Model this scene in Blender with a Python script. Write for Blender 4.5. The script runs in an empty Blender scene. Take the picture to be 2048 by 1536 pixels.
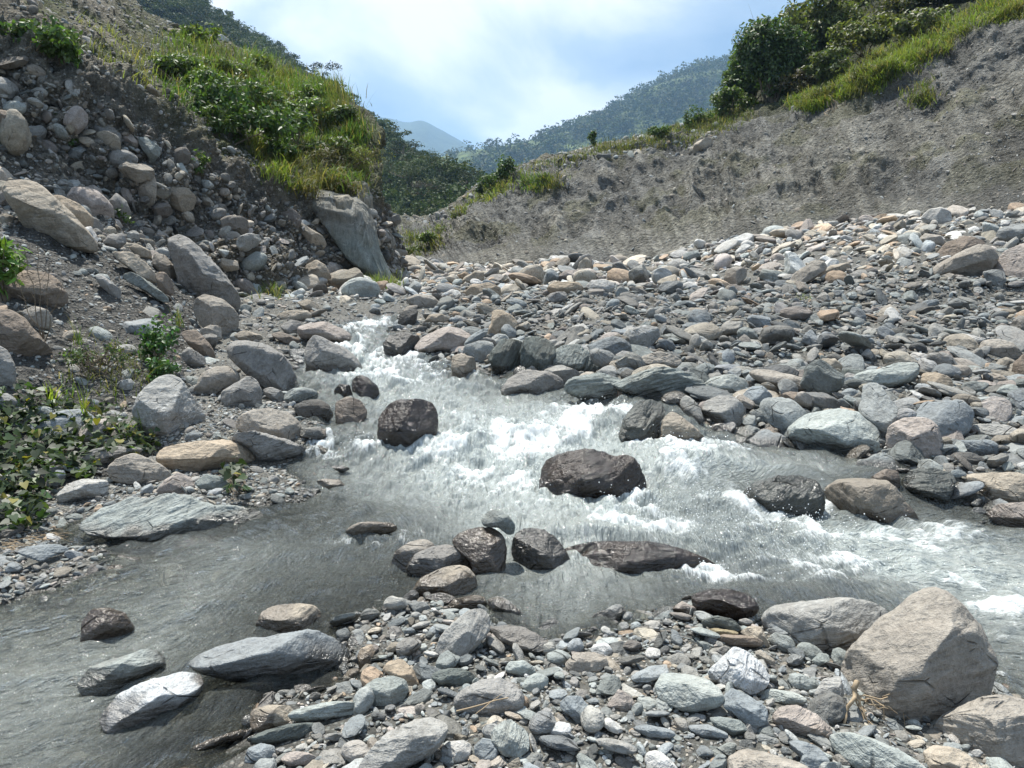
import bpy, bmesh, math, random, time
import numpy as np
from mathutils import Vector
from mathutils.bvhtree import BVHTree
T0 = time.time()
def log(*a): print('[%.1fs]' % (time.time() - T0), *a, flush=True)
rad = math.radians
SC = bpy.context.scene

# ------------------------------------------------------------------ camera
EYE = np.array([0.0, 0.0, 1.55])
FPX = 2048 * 26.0 / 36.0
PITCH = math.atan((768 - 520) / FPX)
cd = bpy.data.cameras.new('camera'); cam = bpy.data.objects.new('camera', cd)
SC.collection.objects.link(cam); SC.camera = cam
cam.location = EYE; cam.rotation_euler = (math.pi / 2 - PITCH, 0, 0)
cd.lens = 26; cd.sensor_width = 36; cd.clip_start = 0.05; cd.clip_end = 20000

# ------------------------------------------------------------------ light
SUN_EL, SUN_AZ = 66.0, -30.0          # azimuth from +Y (up the valley), negative = to the left
HAZE = 0.00021
sd_ = bpy.data.lights.new('sun', 'SUN'); sun = bpy.data.objects.new('sun', sd_)
SC.collection.objects.link(sun)
sd_.energy = 5.0; sd_.angle = rad(0.6); sd_.color = (1.0, 0.965, 0.885)
az, el = rad(SUN_AZ), rad(SUN_EL)
sdir = Vector((math.sin(az) * math.cos(el), math.cos(az) * math.cos(el), math.sin(el)))
sun.rotation_euler = sdir.to_track_quat('Z', 'Y').to_euler()

w = bpy.data.worlds.new('World'); SC.world = w; w.use_nodes = True
nt = w.node_tree; nt.nodes.clear(); N = nt.nodes; L = nt.links
out = N.new('ShaderNodeOutputWorld'); bg = N.new('ShaderNodeBackground'); bg.inputs['Strength'].default_value = 0.05
sky = N.new('ShaderNodeTexSky'); sky.sky_type = 'NISHITA'; sky.sun_disc = False
sky.sun_elevation = el; sky.sun_rotation = az
sky.dust_density = 2.0; sky.air_density = 1.0; sky.ozone_density = 1.5
tc = N.new('ShaderNodeTexCoord'); sep = N.new('ShaderNodeSeparateXYZ'); L.new(tc.outputs['Generated'], sep.inputs[0])
def mth(op, a, b=None, c=None, nn=N, ll=L, clamp=False):
    m = nn.new('ShaderNodeMath'); m.operation = op; m.use_clamp = clamp
    for i, x in enumerate((a, b, c)):
        if x is None: continue
        if isinstance(x, (int, float)): m.inputs[i].default_value = x
        else: ll.new(x, m.inputs[i])
    return m.outputs[0]
zz = mth('ADD', mth('MAXIMUM', sep.outputs[2], 0.0), 0.42)
cv = N.new('ShaderNodeCombineXYZ')
L.new(mth('DIVIDE', sep.outputs[0], zz), cv.inputs[0]); L.new(mth('DIVIDE', sep.outputs[1], zz), cv.inputs[1])
cn = N.new('ShaderNodeTexNoise'); cn.inputs['Scale'].default_value = 1.7; cn.inputs['Detail'].default_value = 7; cn.inputs['Roughness'].default_value = 0.5
cn.inputs['Distortion'].default_value = 0.35
mp = N.new('ShaderNodeMapping'); mp.inputs['Location'].default_value = (5.5, -3.3, 0); mp.inputs['Scale'].default_value = (1, 1.0, 1)
L.new(cv.outputs[0], mp.inputs[0]); L.new(mp.outputs[0], cn.inputs[0])
cr = N.new('ShaderNodeValToRGB'); L.new(cn.outputs['Fac'], cr.inputs[0])
e = cr.color_ramp.elements; e[0].position = 0.39; e[0].color = (3.3, 4.7, 6.9, 1); e[1].position = 0.60; e[1].color = (14.0, 13.7, 13.4, 1)
m_ = e.new(0.5); m_.color = (6.4, 7.6, 9.0, 1)
mixs = N.new('ShaderNodeMix'); mixs.data_type = 'RGBA'; mixs.inputs['Factor'].default_value = 0.95
L.new(sky.outputs[0], mixs.inputs[6]); L.new(cr.outputs[0], mixs.inputs[7])
L.new(mixs.outputs[2], bg.inputs[0]); L.new(bg.outputs[0], out.inputs[0])

SC.view_settings.view_transform = 'Standard'; SC.view_settings.look = 'None'
SC.view_settings.exposure = 0.83; SC.view_settings.gamma = 1
SC.cycles.max_bounces = 6; SC.cycles.diffuse_bounces = 3; SC.cycles.glossy_bounces = 3
SC.cycles.transparent_max_bounces = 10; SC.cycles.volume_bounces = 1; SC.cycles.transmission_bounces = 3
SC.cycles.caustics_reflective = False; SC.cycles.caustics_refractive = False
SC.cycles.use_denoising = True

# ------------------------------------------------------------------ maths helpers
CP, SP = math.cos(PITCH), math.sin(PITCH)
FW = np.array([0, CP, -SP]); UP = np.array([0, SP, CP]); RT = np.array([1.0, 0, 0])
def ray(u, v):                      # direction through photo pixel (2048 x 1536), forward component 1
    return RT * ((u - 1024) / FPX) + UP * ((768 - v) / FPX) + FW
def at(u, v, y):                    # point on that ray at distance y up the valley
    d = ray(u, v); return EYE + d * (y / d[1])
def proj(P):
    q = np.asarray(P, float) - EYE
    f = np.maximum(q @ FW, 1e-4)
    return 1024 + FPX * q[..., 0] / f, 768 - FPX * (q @ UP) / f, f
def sm(t): t = np.clip(t, 0, 1); return t * t * (3 - 2 * t)
def hsh(a, b, c, seed):
    h = (a.astype(np.uint32) * np.uint32(374761393)) ^ (b.astype(np.uint32) * np.uint32(668265263)) ^ (c.astype(np.uint32) * np.uint32(2147483647 - 1274126177 + 1)) ^ np.uint32((seed * 2654435761) & 0xffffffff)
    h = (h ^ (h >> np.uint32(13))) * np.uint32(1274126177); h = (h ^ (h >> np.uint32(16))) * np.uint32(2246822519)
    h = h ^ (h >> np.uint32(15))
    return h.astype(np.float32) * np.float32(2.0 / 4294967295.0) - np.float32(1)
def vn(P, seed=0):                  # value noise -1..1
    P = np.asarray(P, np.float32); i = np.floor(P).astype(np.int64); f = (P - i).astype(np.float32)
    f = f * f * f * (f * (f * 6 - 15) + 10)
    x, y, z = i[..., 0], i[..., 1], i[..., 2]; fx, fy, fz = f[..., 0], f[..., 1], f[..., 2]
    def H(a, b, c): return hsh(x + a, y + b, z + c, seed)
    def lp(a, b, t): return a + (b - a) * t
    return lp(lp(lp(H(0,0,0), H(1,0,0), fx), lp(H(0,1,0), H(1,1,0), fx), fy), lp(lp(H(0,0,1), H(1,0,1), fx), lp(H(0,1,1), H(1,1,1), fx), fy), fz)
def fbm(P, oct=4, seed=0, gain=0.5, lac=2.03):
    s = 0; a = 1; t = 0; P = np.asarray(P, np.float32)
    for k in range(oct): s = s + a * vn(P, seed + 17 * k); t += a; a *= gain; P = P * lac + 5.3
    return s / t
def ridg(P, oct=4, seed=0, gain=0.5, lac=2.1):
    s = 0; a = 1; t = 0; P = np.asarray(P, np.float32)
    for k in range(oct): s = s + a * (1 - 2 * np.abs(vn(P, seed + 31 * k))); t += a; a *= gain; P = P * lac + 3.7
    return s / t
def nrm(a): return a / np.maximum(np.linalg.norm(a, axis=-1, keepdims=True), 1e-9)

def mesh_obj(name, V, F, mat=None, parent=None, smooth=True, attrs=None, loc=None, fsize=None):
    """F: (n,3|4) array, or a flat loop array with fsize = face sizes."""
    V = np.asarray(V, np.float32)
    if loc is not None: V = V - np.asarray(loc, np.float32)
    me = bpy.data.meshes.new(name)
    if fsize is None:
        F = np.asarray(F, np.int32); n, k = F.shape; loops = F.ravel(); st = np.arange(0, n * k, k, dtype=np.int32); tot = np.full(n, k, np.int32)
    else:
        loops = np.asarray(F, np.int32); tot = np.asarray(fsize, np.int32); n = len(tot); st = np.concatenate([[0], np.cumsum(tot)[:-1]]).astype(np.int32)
    me.vertices.add(len(V)); me.vertices.foreach_set('co', V.ravel())
    me.loops.add(len(loops)); me.loops.foreach_set('vertex_index', loops)
    me.polygons.add(n); me.polygons.foreach_set('loop_start', st); me.polygons.foreach_set('loop_total', tot)
    if smooth: me.polygons.foreach_set('use_smooth', np.ones(n, bool))
    for an, arr in (attrs or {}).items():
        arr = np.asarray(arr, np.float32)
        if arr.ndim == 1:
            a = me.attributes.new(an, 'FLOAT', 'POINT'); a.data.foreach_set('value', arr)
        else:
            a = me.attributes.new(an, 'FLOAT_VECTOR', 'POINT'); a.data.foreach_set('vector', arr[:, :3].ravel())
    me.update(calc_edges=True)
    if mat: me.materials.append(mat)
    o = bpy.data.objects.new(name, me); SC.collection.objects.link(o)
    if loc is not None: o.location = [float(x) for x in loc]
    if parent is not None: o.parent = parent
    return o
def tag(o, label=None, cat=None, group=None, kind=None):
    if label: o['label'] = label
    if cat: o['category'] = cat
    if group: o['group'] = group
    if kind: o['kind'] = kind
    return o
def empty(name, loc):
    o = bpy.data.objects.new(name, None); SC.collection.objects.link(o); o.location = [float(x) for x in loc]; o.empty_display_size = 0.1
    return o
def grid_faces(nr, nc, keep=None):
    i = np.arange(nr * nc).reshape(nr, nc)
    F = np.stack([i[:-1, :-1], i[:-1, 1:], i[1:, 1:], i[1:, :-1]], -1).reshape(-1, 4)
    return F if keep is None else F[keep]
def compact(V, F, *arrs):
    used = np.unique(F); m = np.full(len(V), -1, np.int64); m[used] = np.arange(len(used))
    return (V[used], m[F]) + tuple(a[used] for a in arrs)

# ------------------------------------------------------------------ materials
def newmat(name):
    m = bpy.data.materials.new(name); m.use_nodes = True; t = m.node_tree; t.nodes.clear()
    return m, t, t.nodes, t.links
class NB:                            # tiny node builder
    def __init__(s, name):
        s.m, s.t, s.n, s.l = newmat(name); s.o = s.n.new('ShaderNodeOutputMaterial')
    def __call__(s, typ, **kw):
        n = s.n.new('ShaderNode' + typ)
        for k, v in kw.items(): setattr(n, k, v)
        return n
    def set(s, sock, x):
        if x is None: return
        if hasattr(x, 'is_linked') or hasattr(x, 'links'): s.l.new(x, sock)
        else: sock.default_value = x
    def math(s, op, a, b=None, c=None, clamp=False):
        n = s('Math', operation=op, use_clamp=clamp)
        for i, x in enumerate((a, b, c)): s.set(n.inputs[i], x)
        return n.outputs[0]
    def noise(s, vec, scale, detail=3, rough=0.5, dist=0.0, col=False):
        n = s('TexNoise'); s.set(n.inputs['Vector'], vec); n.inputs['Scale'].default_value = scale
        n.inputs['Detail'].default_value = detail; n.inputs['Roughness'].default_value = rough; n.inputs['Distortion'].default_value = dist
        return n.outputs['Color' if col else 'Fac']
    def voro(s, vec, scale, feature='F1', out='Distance', rnd=1.0):
        n = s('TexVoronoi', feature=feature); s.set(n.inputs['Vector'], vec); n.inputs['Scale'].default_value = scale; n.inputs['Randomness'].default_value = rnd
        return n.outputs[out]
    def mapr(s, x, a, b, c=0.0, d=1.0, smooth=False):
        n = s('MapRange'); n.interpolation_type = 'SMOOTHSTEP' if smooth else 'LINEAR'
        for i, v in enumerate((x, a, b, c, d)): s.set(n.inputs[i], v)
        return n.outputs[0]
    def mix(s, f, a, b, mode='MIX'):
        n = s('Mix', data_type='RGBA', blend_type=mode); s.set(n.inputs[0], f)
        for sock, x in ((n.inputs[6], a), (n.inputs[7], b)):
            s.set(sock, (tuple(x) + (1,)) if isinstance(x, (tuple, list)) and len(x) == 3 else x)
        return n.outputs[2]
    def attr(s, name, out='Fac'):
        n = s('Attribute', attribute_name=name); return n.outputs[out]
    def scalev(s, vec, sc):
        n = s('VectorMath', operation='MULTIPLY'); s.set(n.inputs[0], vec); n.inputs[1].default_value = sc; return n.outputs[0]
    def grey(s, f):                 # float -> colour multiplier
        n = s('CombineColor'); [s.l.new(f, n.inputs[i]) for i in range(3)]; return n.outputs[0]
    def bump(s, h, strength, dist, prev=None):
        n = s('Bump'); s.set(n.inputs['Height'], h); n.inputs['Strength'].default_value = strength; n.inputs['Distance'].default_value = dist
        if prev is not None: s.l.new(prev, n.inputs['Normal'])
        return n.outputs[0]
    def bsdf(s, base, rough, normal=None, spec=0.5):
        p = s('BsdfPrincipled'); s.set(p.inputs['Base Color'], base); s.set(p.inputs['Roughness'], rough); p.inputs['Specular IOR Level'].default_value = spec
        if normal is not None: s.l.new(normal, p.inputs['Normal'])
        return p
    def done(s, sh): s.l.new(sh, s.o.inputs[0]); return s.m

def rock_material(name, fine=1.0):
    b = NB(name); rc = b.attr('rc', 'Vector'); tint = b.attr('tint', 'Color'); wet = b.attr('wet'); sty = b.attr('sty', 'Vector')
    ss = b('SeparateXYZ'); b.l.new(sty, ss.inputs[0])          # x: vein strength, y: strata strength, z: blotch
    strat = b.scalev(rc, (1.2, 1.2, 5.5))
    n1 = b.noise(rc, 5.0, 5, 0.6); n2 = b.noise(rc, 42.0 * fine, 4, 0.65); n3 = b.noise(strat, 7.0, 5, 0.62, 0.5)
    n4 = b.noise(rc, 190.0 * fine, 2, 0.5)
    f = b.math('ADD', b.mapr(n1, 0.3, 0.7, -0.20, 0.20), b.mapr(n2, 0.3, 0.7, -0.24, 0.24))
    f = b.math('ADD', f, b.math('MULTIPLY', b.mapr(n3, 0.3, 0.7, -0.34, 0.34), ss.outputs[1]))
    f = b.math('ADD', f, b.mapr(n4, 0.3, 0.7, -0.13, 0.13))
    f = b.math('ADD', f, 1.0)
    c = b.mix(1.0, tint, b.grey(f), 'MULTIPLY')
    nb = b.noise(rc, 2.6, 4, 0.6); bl = b.math('MULTIPLY', b.mapr(nb, 0.48, 0.62, 0, 1), ss.outputs[2])
    c = b.mix(b.math('MULTIPLY', bl, 0.55), c, (0.36, 0.25, 0.16))
    # quartz veins
    vn1 = b.noise(b.scalev(rc, (1, 1, 3.0)), 3.4, 4, 0.6, 0.9)
    vein = b.mapr(b.math('ABSOLUTE', b.math('SUBTRACT', vn1, 0.5)), 0.0, 0.016, 1, 0)
    vein = b.math('MULTIPLY', vein, b.mapr(b.noise(rc, 3.0, 2), 0.48, 0.6))
    vein = b.math('MULTIPLY', vein, ss.outputs[0])
    c = b.mix(b.math('MULTIPLY', vein, 0.75), c, (0.62, 0.62, 0.6))
    # dark pits and cracks
    ck = b.voro(b.scalev(rc, (1, 1, 1.8)), 4.2, 'DISTANCE_TO_EDGE'); 
    wob = b.noise(rc, 9, 3); ckm = b.math('MULTIPLY', b.mapr(ck, 0.0, 0.022, 1, 0), b.mapr(wob, 0.52, 0.62))
    pits = b.mapr(b.voro(rc, 85.0 * fine), 0.0, 0.28, 1, 0)
    pits = b.math('MULTIPLY', pits, b.mapr(b.noise(rc, 11, 2), 0.5, 0.62))
    dk = b.math('MAXIMUM', b.math('MULTIPLY', ckm, 0.4), b.math('MULTIPLY', pits, 0.35))
    c = b.mix(dk, c, (0.035, 0.034, 0.03))
    c = b.mix(wet, c, b.mix(1.0, c, (0.30, 0.275, 0.25), 'MULTIPLY'))
    h = b.math('ADD', b.math('MULTIPLY', n1, 1.2), b.math('MULTIPLY', n3, b.math('MULTIPLY_ADD', ss.outputs[1], 1.5, 0.25)))
    h = b.math('ADD', h, b.math('MULTIPLY', n2, 0.4)); h = b.math('SUBTRACT', h, b.math('MULTIPLY', ckm, 0.5))
    h = b.math('ADD', h, b.math('MULTIPLY', n4, 0.10))
    nb_ = b.bump(h, 1.0, 0.026)
    r = b.mapr(wet, 0, 1, 0.82, 0.14); r = b.math('ADD', r, b.mapr(n2, 0.3, 0.7, -0.04, 0.10), clamp=True)
    p = b.bsdf(c, r, nb_); b.set(p.inputs['Specular IOR Level'], b.mapr(wet, 0, 1, 0.25, 0.7))
    return b.done(p.outputs[0])
M_ROCK = rock_material('rock_surface')

def leaf_material(name, trans=0.35, rough=0.5, spec=0.4):
    b = NB(name); tint = b.attr('tint', 'Color')
    p = b.bsdf(tint, rough, None, spec); tr = b('BsdfTranslucent')
    tc_ = b.mix(1.0, tint, (1.25, 1.35, 0.55), 'MULTIPLY'); b.l.new(tc_, tr.inputs[0])
    mx = b('MixShader'); mx.inputs[0].default_value = trans; b.l.new(p.outputs[0], mx.inputs[1]); b.l.new(tr.outputs[0], mx.inputs[2])
    return b.done(mx.outputs[0])
M_LEAF = leaf_material('leaf'); M_GRASS = leaf_material('grass_blade', 0.4, 0.55, 0.3); M_FAR = leaf_material('tree_foliage', 0.15, 0.7, 0.2)
def wood_material():
    b = NB('bark'); tcn = b('TexCoord'); v = tcn.outputs['Object']
    n1 = b.noise(b.scalev(v, (1, 1, .2)), 60, 4, .6)
    c = b.mix(n1, (0.07, 0.055, 0.04), (0.24, 0.19, 0.13))
    return b.done(b.bsdf(c, 0.85, b.bump(n1, .6, .004)).outputs[0])
M_WOOD = wood_material()
def twig_material():
    b = NB('dry_root'); tcn = b('TexCoord'); n1 = b.noise(tcn.outputs['Object'], 80, 4, .6)
    c = b.mix(n1, (0.20, 0.14, 0.08), (0.46, 0.36, 0.24)); return b.done(b.bsdf(c, 0.8).outputs[0])
M_TWIG = twig_material()
def ground_material():
    b = NB('river_gravel'); g = b('NewGeometry'); v = g.outputs['Position']; wet = b.attr('wet')
    n1 = b.noise(v, 2.3, 4, .6); n2 = b.noise(v, 30, 4, .6); v1 = b('TexVoronoi'); b.l.new(v, v1.inputs['Vector']); v1.inputs['Scale'].default_value = 55
    v2 = b('TexVoronoi'); b.l.new(v, v2.inputs['Vector']); v2.inputs['Scale'].default_value = 150
    c = b.mix(b.mapr(n1, .35, .65), (0.05, 0.05, 0.045), (0.11, 0.105, 0.09))
    s1 = b('SeparateColor'); b.l.new(v1.outputs['Color'], s1.inputs[0])
    peb = b.mix(s1.outputs[1], (0.13, 0.15, 0.145), (0.30, 0.27, 0.235))
    m1 = b.math('MULTIPLY', b.mapr(v1.outputs['Distance'], 0.3, 0.55, 1, 0), b.mapr(s1.outputs[0], .45, .5))
    c = b.mix(m1, c, peb)
    c = b.mix(1.0, c, b.grey(b.mapr(n2, .3, .7, .65, 1.3)), 'MULTIPLY')
    c = b.mix(wet, c, b.mix(1.0, c, (.5, .49, .46), 'MULTIPLY'))
    h = b.math('ADD', b.mapr(v1.outputs['Distance'], 0, .6, 1, 0), b.math('MULTIPLY', b.mapr(v2.outputs['Distance'], 0, .6, 1, 0), .35))
    h = b.math('ADD', h, n2)
    return b.done(b.bsdf(c, b.mapr(wet, 0, 1, .85, .35), b.bump(h, .8, .012)).outputs[0])
M_GROUND = ground_material()
def bank_material():
    b = NB('bank_earth'); g = b('NewGeometry'); v = g.outputs['Position']; tint = b.attr('tint', 'Color')
    n1 = b.noise(v, 0.9, 5, .62); n2 = b.noise(v, 9, 5, .66); n3 = b.noise(v, 45, 3, .6)
    v1 = b('TexVoronoi'); b.l.new(v, v1.inputs['Vector']); v1.inputs['Scale'].default_value = 9.0
    v2 = b('TexVoronoi'); b.l.new(v, v2.inputs['Vector']); v2.inputs['Scale'].default_value = 26.0
    s2 = b('SeparateColor'); b.l.new(v2.outputs['Color'], s2.inputs[0])
    c = b.mix(1.0, tint, b.grey(b.mapr(n1, .3, .7, .72, 1.28)), 'MULTIPLY')
    c = b.mix(1.0, c, b.grey(b.mapr(n2, .3, .7, .52, 1.42)), 'MULTIPLY')
    fl = b.math('MULTIPLY', b.mapr(v2.outputs['Distance'], .18, .34, 1, 0), b.mapr(s2.outputs[0], .62, .66))
    c = b.mix(b.math('MULTIPLY', fl, .75), c, b.mix(s2.outputs[1], (.24, .24, .23), (.42, .39, .34)))
    c = b.mix(1.0, c, b.grey(b.mapr(n3, .3, .7, .8, 1.2)), 'MULTIPLY')
    h = b.math('ADD', b.math('MULTIPLY', n2, 2.2), b.math('MULTIPLY', b.mapr(v1.outputs['Distance'], 0, .7, 1, 0), .7))
    h = b.math('ADD', h, b.math('MULTIPLY', b.mapr(v2.outputs['Distance'], 0, .6, 1, 0), .45)); h = b.math('ADD', h, b.math('MULTIPLY', n3, .35))
    return b.done(b.bsdf(c, .92, b.bump(h, 1.0, .10), .2).outputs[0])
M_BANK = bank_material()

# ------------------------------------------------------------------ stream level, bed and bars
def S(x, y):                        # level of the water / low bars
    x = np.asarray(x, float); y = np.asarray(y, float)
    y1 = 5.2 + 0.12 * np.sin(x * 1.7) + 0.05 * x
    y2 = 4.45 - 0.12 * (x - 1.2) + 0.05 * np.sin(x * 5)
    y3 = 3.62 + 0.08 * np.sin(x * 4)
    r2 = sm((x - 0.55) / 0.5)
    m3 = sm((x + 0.15) / 0.3) * (1 - sm((x - 1.2) / 0.5))
    s = 0.028 * y + 0.14 * sm((y - y1) / 0.45 + .5) + 0.12 * r2 * sm((y - y2) / 0.35 + .5)
    s = s + 0.05 * m3 * sm((y - y3) / 0.25 + .5) + 0.10 * sm((y - 6.9 - .1 * x) / .5 + .5) + 0.16 * sm((y - 8.9) / 1.2 + .5) + 0.12 * sm((y - 11.2) / 1.0 + .5)
    return s
def onS(u, v, off=0.0):             # photo pixel -> point on the stream level
    d = ray(u, v); t = 1.0
    for _ in range(400):
        p = EYE + d * t
        if p[2] - (S(p[0], p[1]) + off) <= 0: break
        t *= 1.012
    lo, hi = t / 1.012, t
    for _ in range(20):
        m = (lo + hi) / 2; p = EYE + d * m
        if p[2] - (S(p[0], p[1]) + off) <= 0: hi = m
        else: lo = m
    return EYE + d * hi
CH_PX = [(800,628),(715,640),(660,665),(600,705),(585,760),(600,800),(650,850),(640,890),(612,915),(585,935),(640,985),(560,1006),(470,1018),
 (350,1035),(170,1052),(135,1062),(160,1085),(235,1108),(210,1140),(120,1180),(0,1205),(-420,1290),(-600,1900),(250,1680),(380,1510),(450,1468),(500,1425),(520,1385),(620,1372),(700,1330),
 (640,1290),(650,1248),(720,1228),(790,1198),(850,1175),(905,1185),(965,1195),(1040,1245),(1120,1262),(1200,1252),(1232,1225),(1330,1212),(1380,1200),(1500,1222),(1560,1250),
 (1760,1260),(1960,1330),(2060,1400),(2600,1560),(2700,1120),(2048,1048),(1985,1035),(1940,1000),(1850,965),(1770,930),(1700,905),(1630,893),(1550,882),(1500,862),(1440,845),
 (1380,815),(1310,797),(1230,786),(1130,778),(1020,748),(975,742),(900,738),(868,708),(800,692),(772,664),(800,640)]
CH = np.array([onS(u, v)[:2] for u, v in CH_PX])
def poly_sd(x, y, P):               # signed distance (negative inside)
    x = np.asarray(x, np.float32); y = np.asarray(y, np.float32); d2 = np.full(x.shape, 1e9, np.float32); ins = np.zeros(x.shape, bool)
    n = len(P)
    for i in range(n):
        ax, ay = P[i]; bx, by = P[(i + 1) % n]; ex, ey = bx - ax, by - ay
        t = np.clip(((x - ax) * ex + (y - ay) * ey) / (ex * ex + ey * ey + 1e-12), 0, 1)
        d2 = np.minimum(d2, (x - ax - t * ex) ** 2 + (y - ay - t * ey) ** 2)
        c = (ay > y) != (by > y)
        ins ^= c & (x < (bx - ax) * (y - ay) / (by - ay + 1e-12) + ax)
    d = np.sqrt(d2); return np.where(ins, -d, d)
def csd(x, y):
    n = vn(np.stack([x * 6, y * 6, x * 0], -1), 5) * .03
    return poly_sd(x, y, CH) + n
def berm(x, y):                     # the rock pile rising at the foot of the right bank
    a = sm((x - 2.2) / 9.8) * sm((y - 12.0 + .10 * x) / 6.5)
    return 1.18 * a + 0.22 * sm((y - 10.3 - .05 * x) / .8) * sm((x - 4.2) / 2.5)
def ground_z(x, y, sd=None, fine=True):
    x = np.asarray(x, float); y = np.asarray(y, float)
    if sd is None: sd = csd(x, y)
    z = S(x, y) + berm(x, y)
    ins = sd < 0
    z = z - np.where(ins, 0.03 + np.minimum(-sd, 1.0) * 0.30, 0)
    z = z + np.where(ins, 0, np.minimum(sd, 0.8) * 0.07 - 0.03 * np.exp(-np.maximum(sd, 0) * 20))
    P = np.stack([x, y, x * 0], -1)
    amp = np.where(ins, .4, 1.0) * np.clip(.25 + y * .06, .3, 1.6)
    z = z + amp * (0.05 * fbm(P * 1.3, 3, 3) + (0.018 * fbm(P * 9, 3, 4) if fine else 0))
    return z
NR, NC = 620, 620
yy = np.exp(np.linspace(math.log(0.25), math.log(60), NR)); tt = np.linspace(-1.25, 1.25, NC); tt = tt * (0.6 + 0.4 * tt ** 2 / 1.5625)
X = (yy[:, None] + 0.6) * tt[None, :] * 1.0; Y = np.repeat(yy[:, None], NC, 1)
SDG = csd(X, Y); Z = ground_z(X, Y, SDG)
GV = np.stack([X, Y, Z], -1).reshape(-1, 3); GF = grid_faces(NR, NC)
wetg = np.clip(1 - SDG.ravel() / 0.35, 0, 1) * (SDG.ravel() > -9)
ground = mesh_obj('ground', GV, GF, M_GROUND, attrs={'wet': wetg}); tag(ground, kind='structure')
log('ground')

# ------------------------------------------------------------------ banks as patches through surveyed points
def catmull(C, n):                  # C (k, m, 3) -> (n, m, 3)
    k = len(C); t = np.linspace(0, k - 1 - 1e-6, n); i = t.astype(int); f = (t - i)[:, None, None]
    g = lambda j: C[np.clip(j, 0, k - 1)]
    p0, p1, p2, p3 = g(i - 1), g(i), g(i + 1), g(i + 2)
    return .5 * (2 * p1 + (p2 - p0) * f + (2 * p0 - 5 * p1 + 4 * p2 - p3) * f * f + (3 * p1 - p0 - 3 * p2 + p3) * f ** 3), t
def patch(ctrl, nr, nc):
    C = np.array(ctrl, float)       # (cols, stations, 3)
    A, tcol = catmull(C, nc); B, trow = catmull(A.transpose(1, 0, 2), nr)   # (nr, nc, 3)
    return B, trow, tcol
def grid_normals(B):
    du = np.gradient(B, axis=1); dv = np.gradient(B, axis=0); return nrm(np.cross(du, dv))
LCOLS = []
def lcol(u, *st):
    pts = []
    for s in st: pts.append(at(*s) if len(s) == 3 else at(u, *s))
    p = pts[0].copy(); p[2] -= .9; p[1] -= .25; p[0] += .2
    LCOLS.append([p] + pts)
#      foot        low slope   mid slope   talus       cliff foot  cliff mid   cliff top   upper mid   crest       beyond
lcol(-700,(1500,2.6),(1100,3.6),(900,4.6),(700,6.2),(520,8.0),(250,8.6),(0,9.5),(-200,13),(-500,22),(-500,45))
lcol(-250,(1290,3.0),(1000,4.2),(800,5.2),(640,6.6),(430,9.6),(220,10.4),(0,11.4),(-120,15),(-400,24),(-300,45))
lcol(0,(1135,3.5),(900,4.7),(700,5.9),(530,7.8),(345,11.0),(200,11.7),(45,12.4),(-60,17),(-250,27),(-200,45))
lcol(150,(1015,4.3),(850,5.3),(680,6.7),(530,8.8),(390,11.6),(265,12.3),(140,13.0),(20,18.5),(-120,29),(-80,45))
lcol(300,(935,4.9),(800,6.0),(680,7.6),(560,9.8),(470,12.0),(340,12.8),(220,13.7),(120,19),(32,29),(60,45))
lcol(450,(830,6.3),(745,7.8),(670,9.4),(615,11.0),(575,12.6),(440,13.6),(318,14.8),(200,19),(88,27),(110,40))
lcol(590,(720,8.6),(680,9.8),(645,11.0),(620,12.2),(585,13.7),(480,14.8),(385,16.0),(265,19.5),(150,25),(170,36))
lcol(700,(655,10.8),(637,11.8),(620,12.8),(603,13.9),(582,15.2),(480,16.2),(388,17.2),(300,19.2),(212,22),(225,32))
lcol(760,(628,12.2),(617,13.2),(605,14.3),(594,15.5),(576,16.7),(480,17.3),(400,18.0),(340,19.2),(262,20.8),(275,28))
lcol(782,(800,606,14.6),(798,600,15.2),(794,594,15.9),(790,586,16.6),(786,572,17.2),(766,480,17.9),(750,405,18.6),(748,350,19.6),(744,290,21),(740,300,27))
lcol(778,(790,560,21),(788,555,21.5),(785,550,22),(780,545,22.5),(775,535,23),(752,470,23.6),(738,405,24),(728,350,24.6),(722,300,25.5),(715,310,30))
lcol(740,(740,540,30),(740,535,30.5),(735,530,31),(730,525,31.5),(725,515,32),(700,460,33),(690,405,34),(680,360,35),(670,330,36),(660,335,40))
LNR, LNC = 560, 620
LB, lt, ls = patch(LCOLS, LNR, LNC)
LN = grid_normals(LB); 
if LN[LNR // 3, LNC // 2, 1] > 0: LN = -LN
T = np.repeat(lt[:, None], LNC, 1); SS = np.repeat(ls[None, :], LNR, 0)
cl = sm((T - 4.6) / .6) * (1 - sm((T - 6.9) / .5)); upz = sm((T - 7.0) / .5)
a1 = fbm(LB * 0.9, 4, 11); a2 = fbm(LB * 3.2, 4, 12); a3 = ridg(LB * np.array([1.1, 1.1, .5]), 3, 13); a4 = fbm(LB * 11, 3, 14)
D = cl * (0.46 * a1 + 0.32 * a2 + 0.26 * a3 + .10 * a4) + upz * (0.30 * a1 + 0.12 * a2 + .05 * a4) + (1 - cl - upz).clip(0) * (0.12 * a1 + 0.07 * a2 + .03 * a4)
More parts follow.
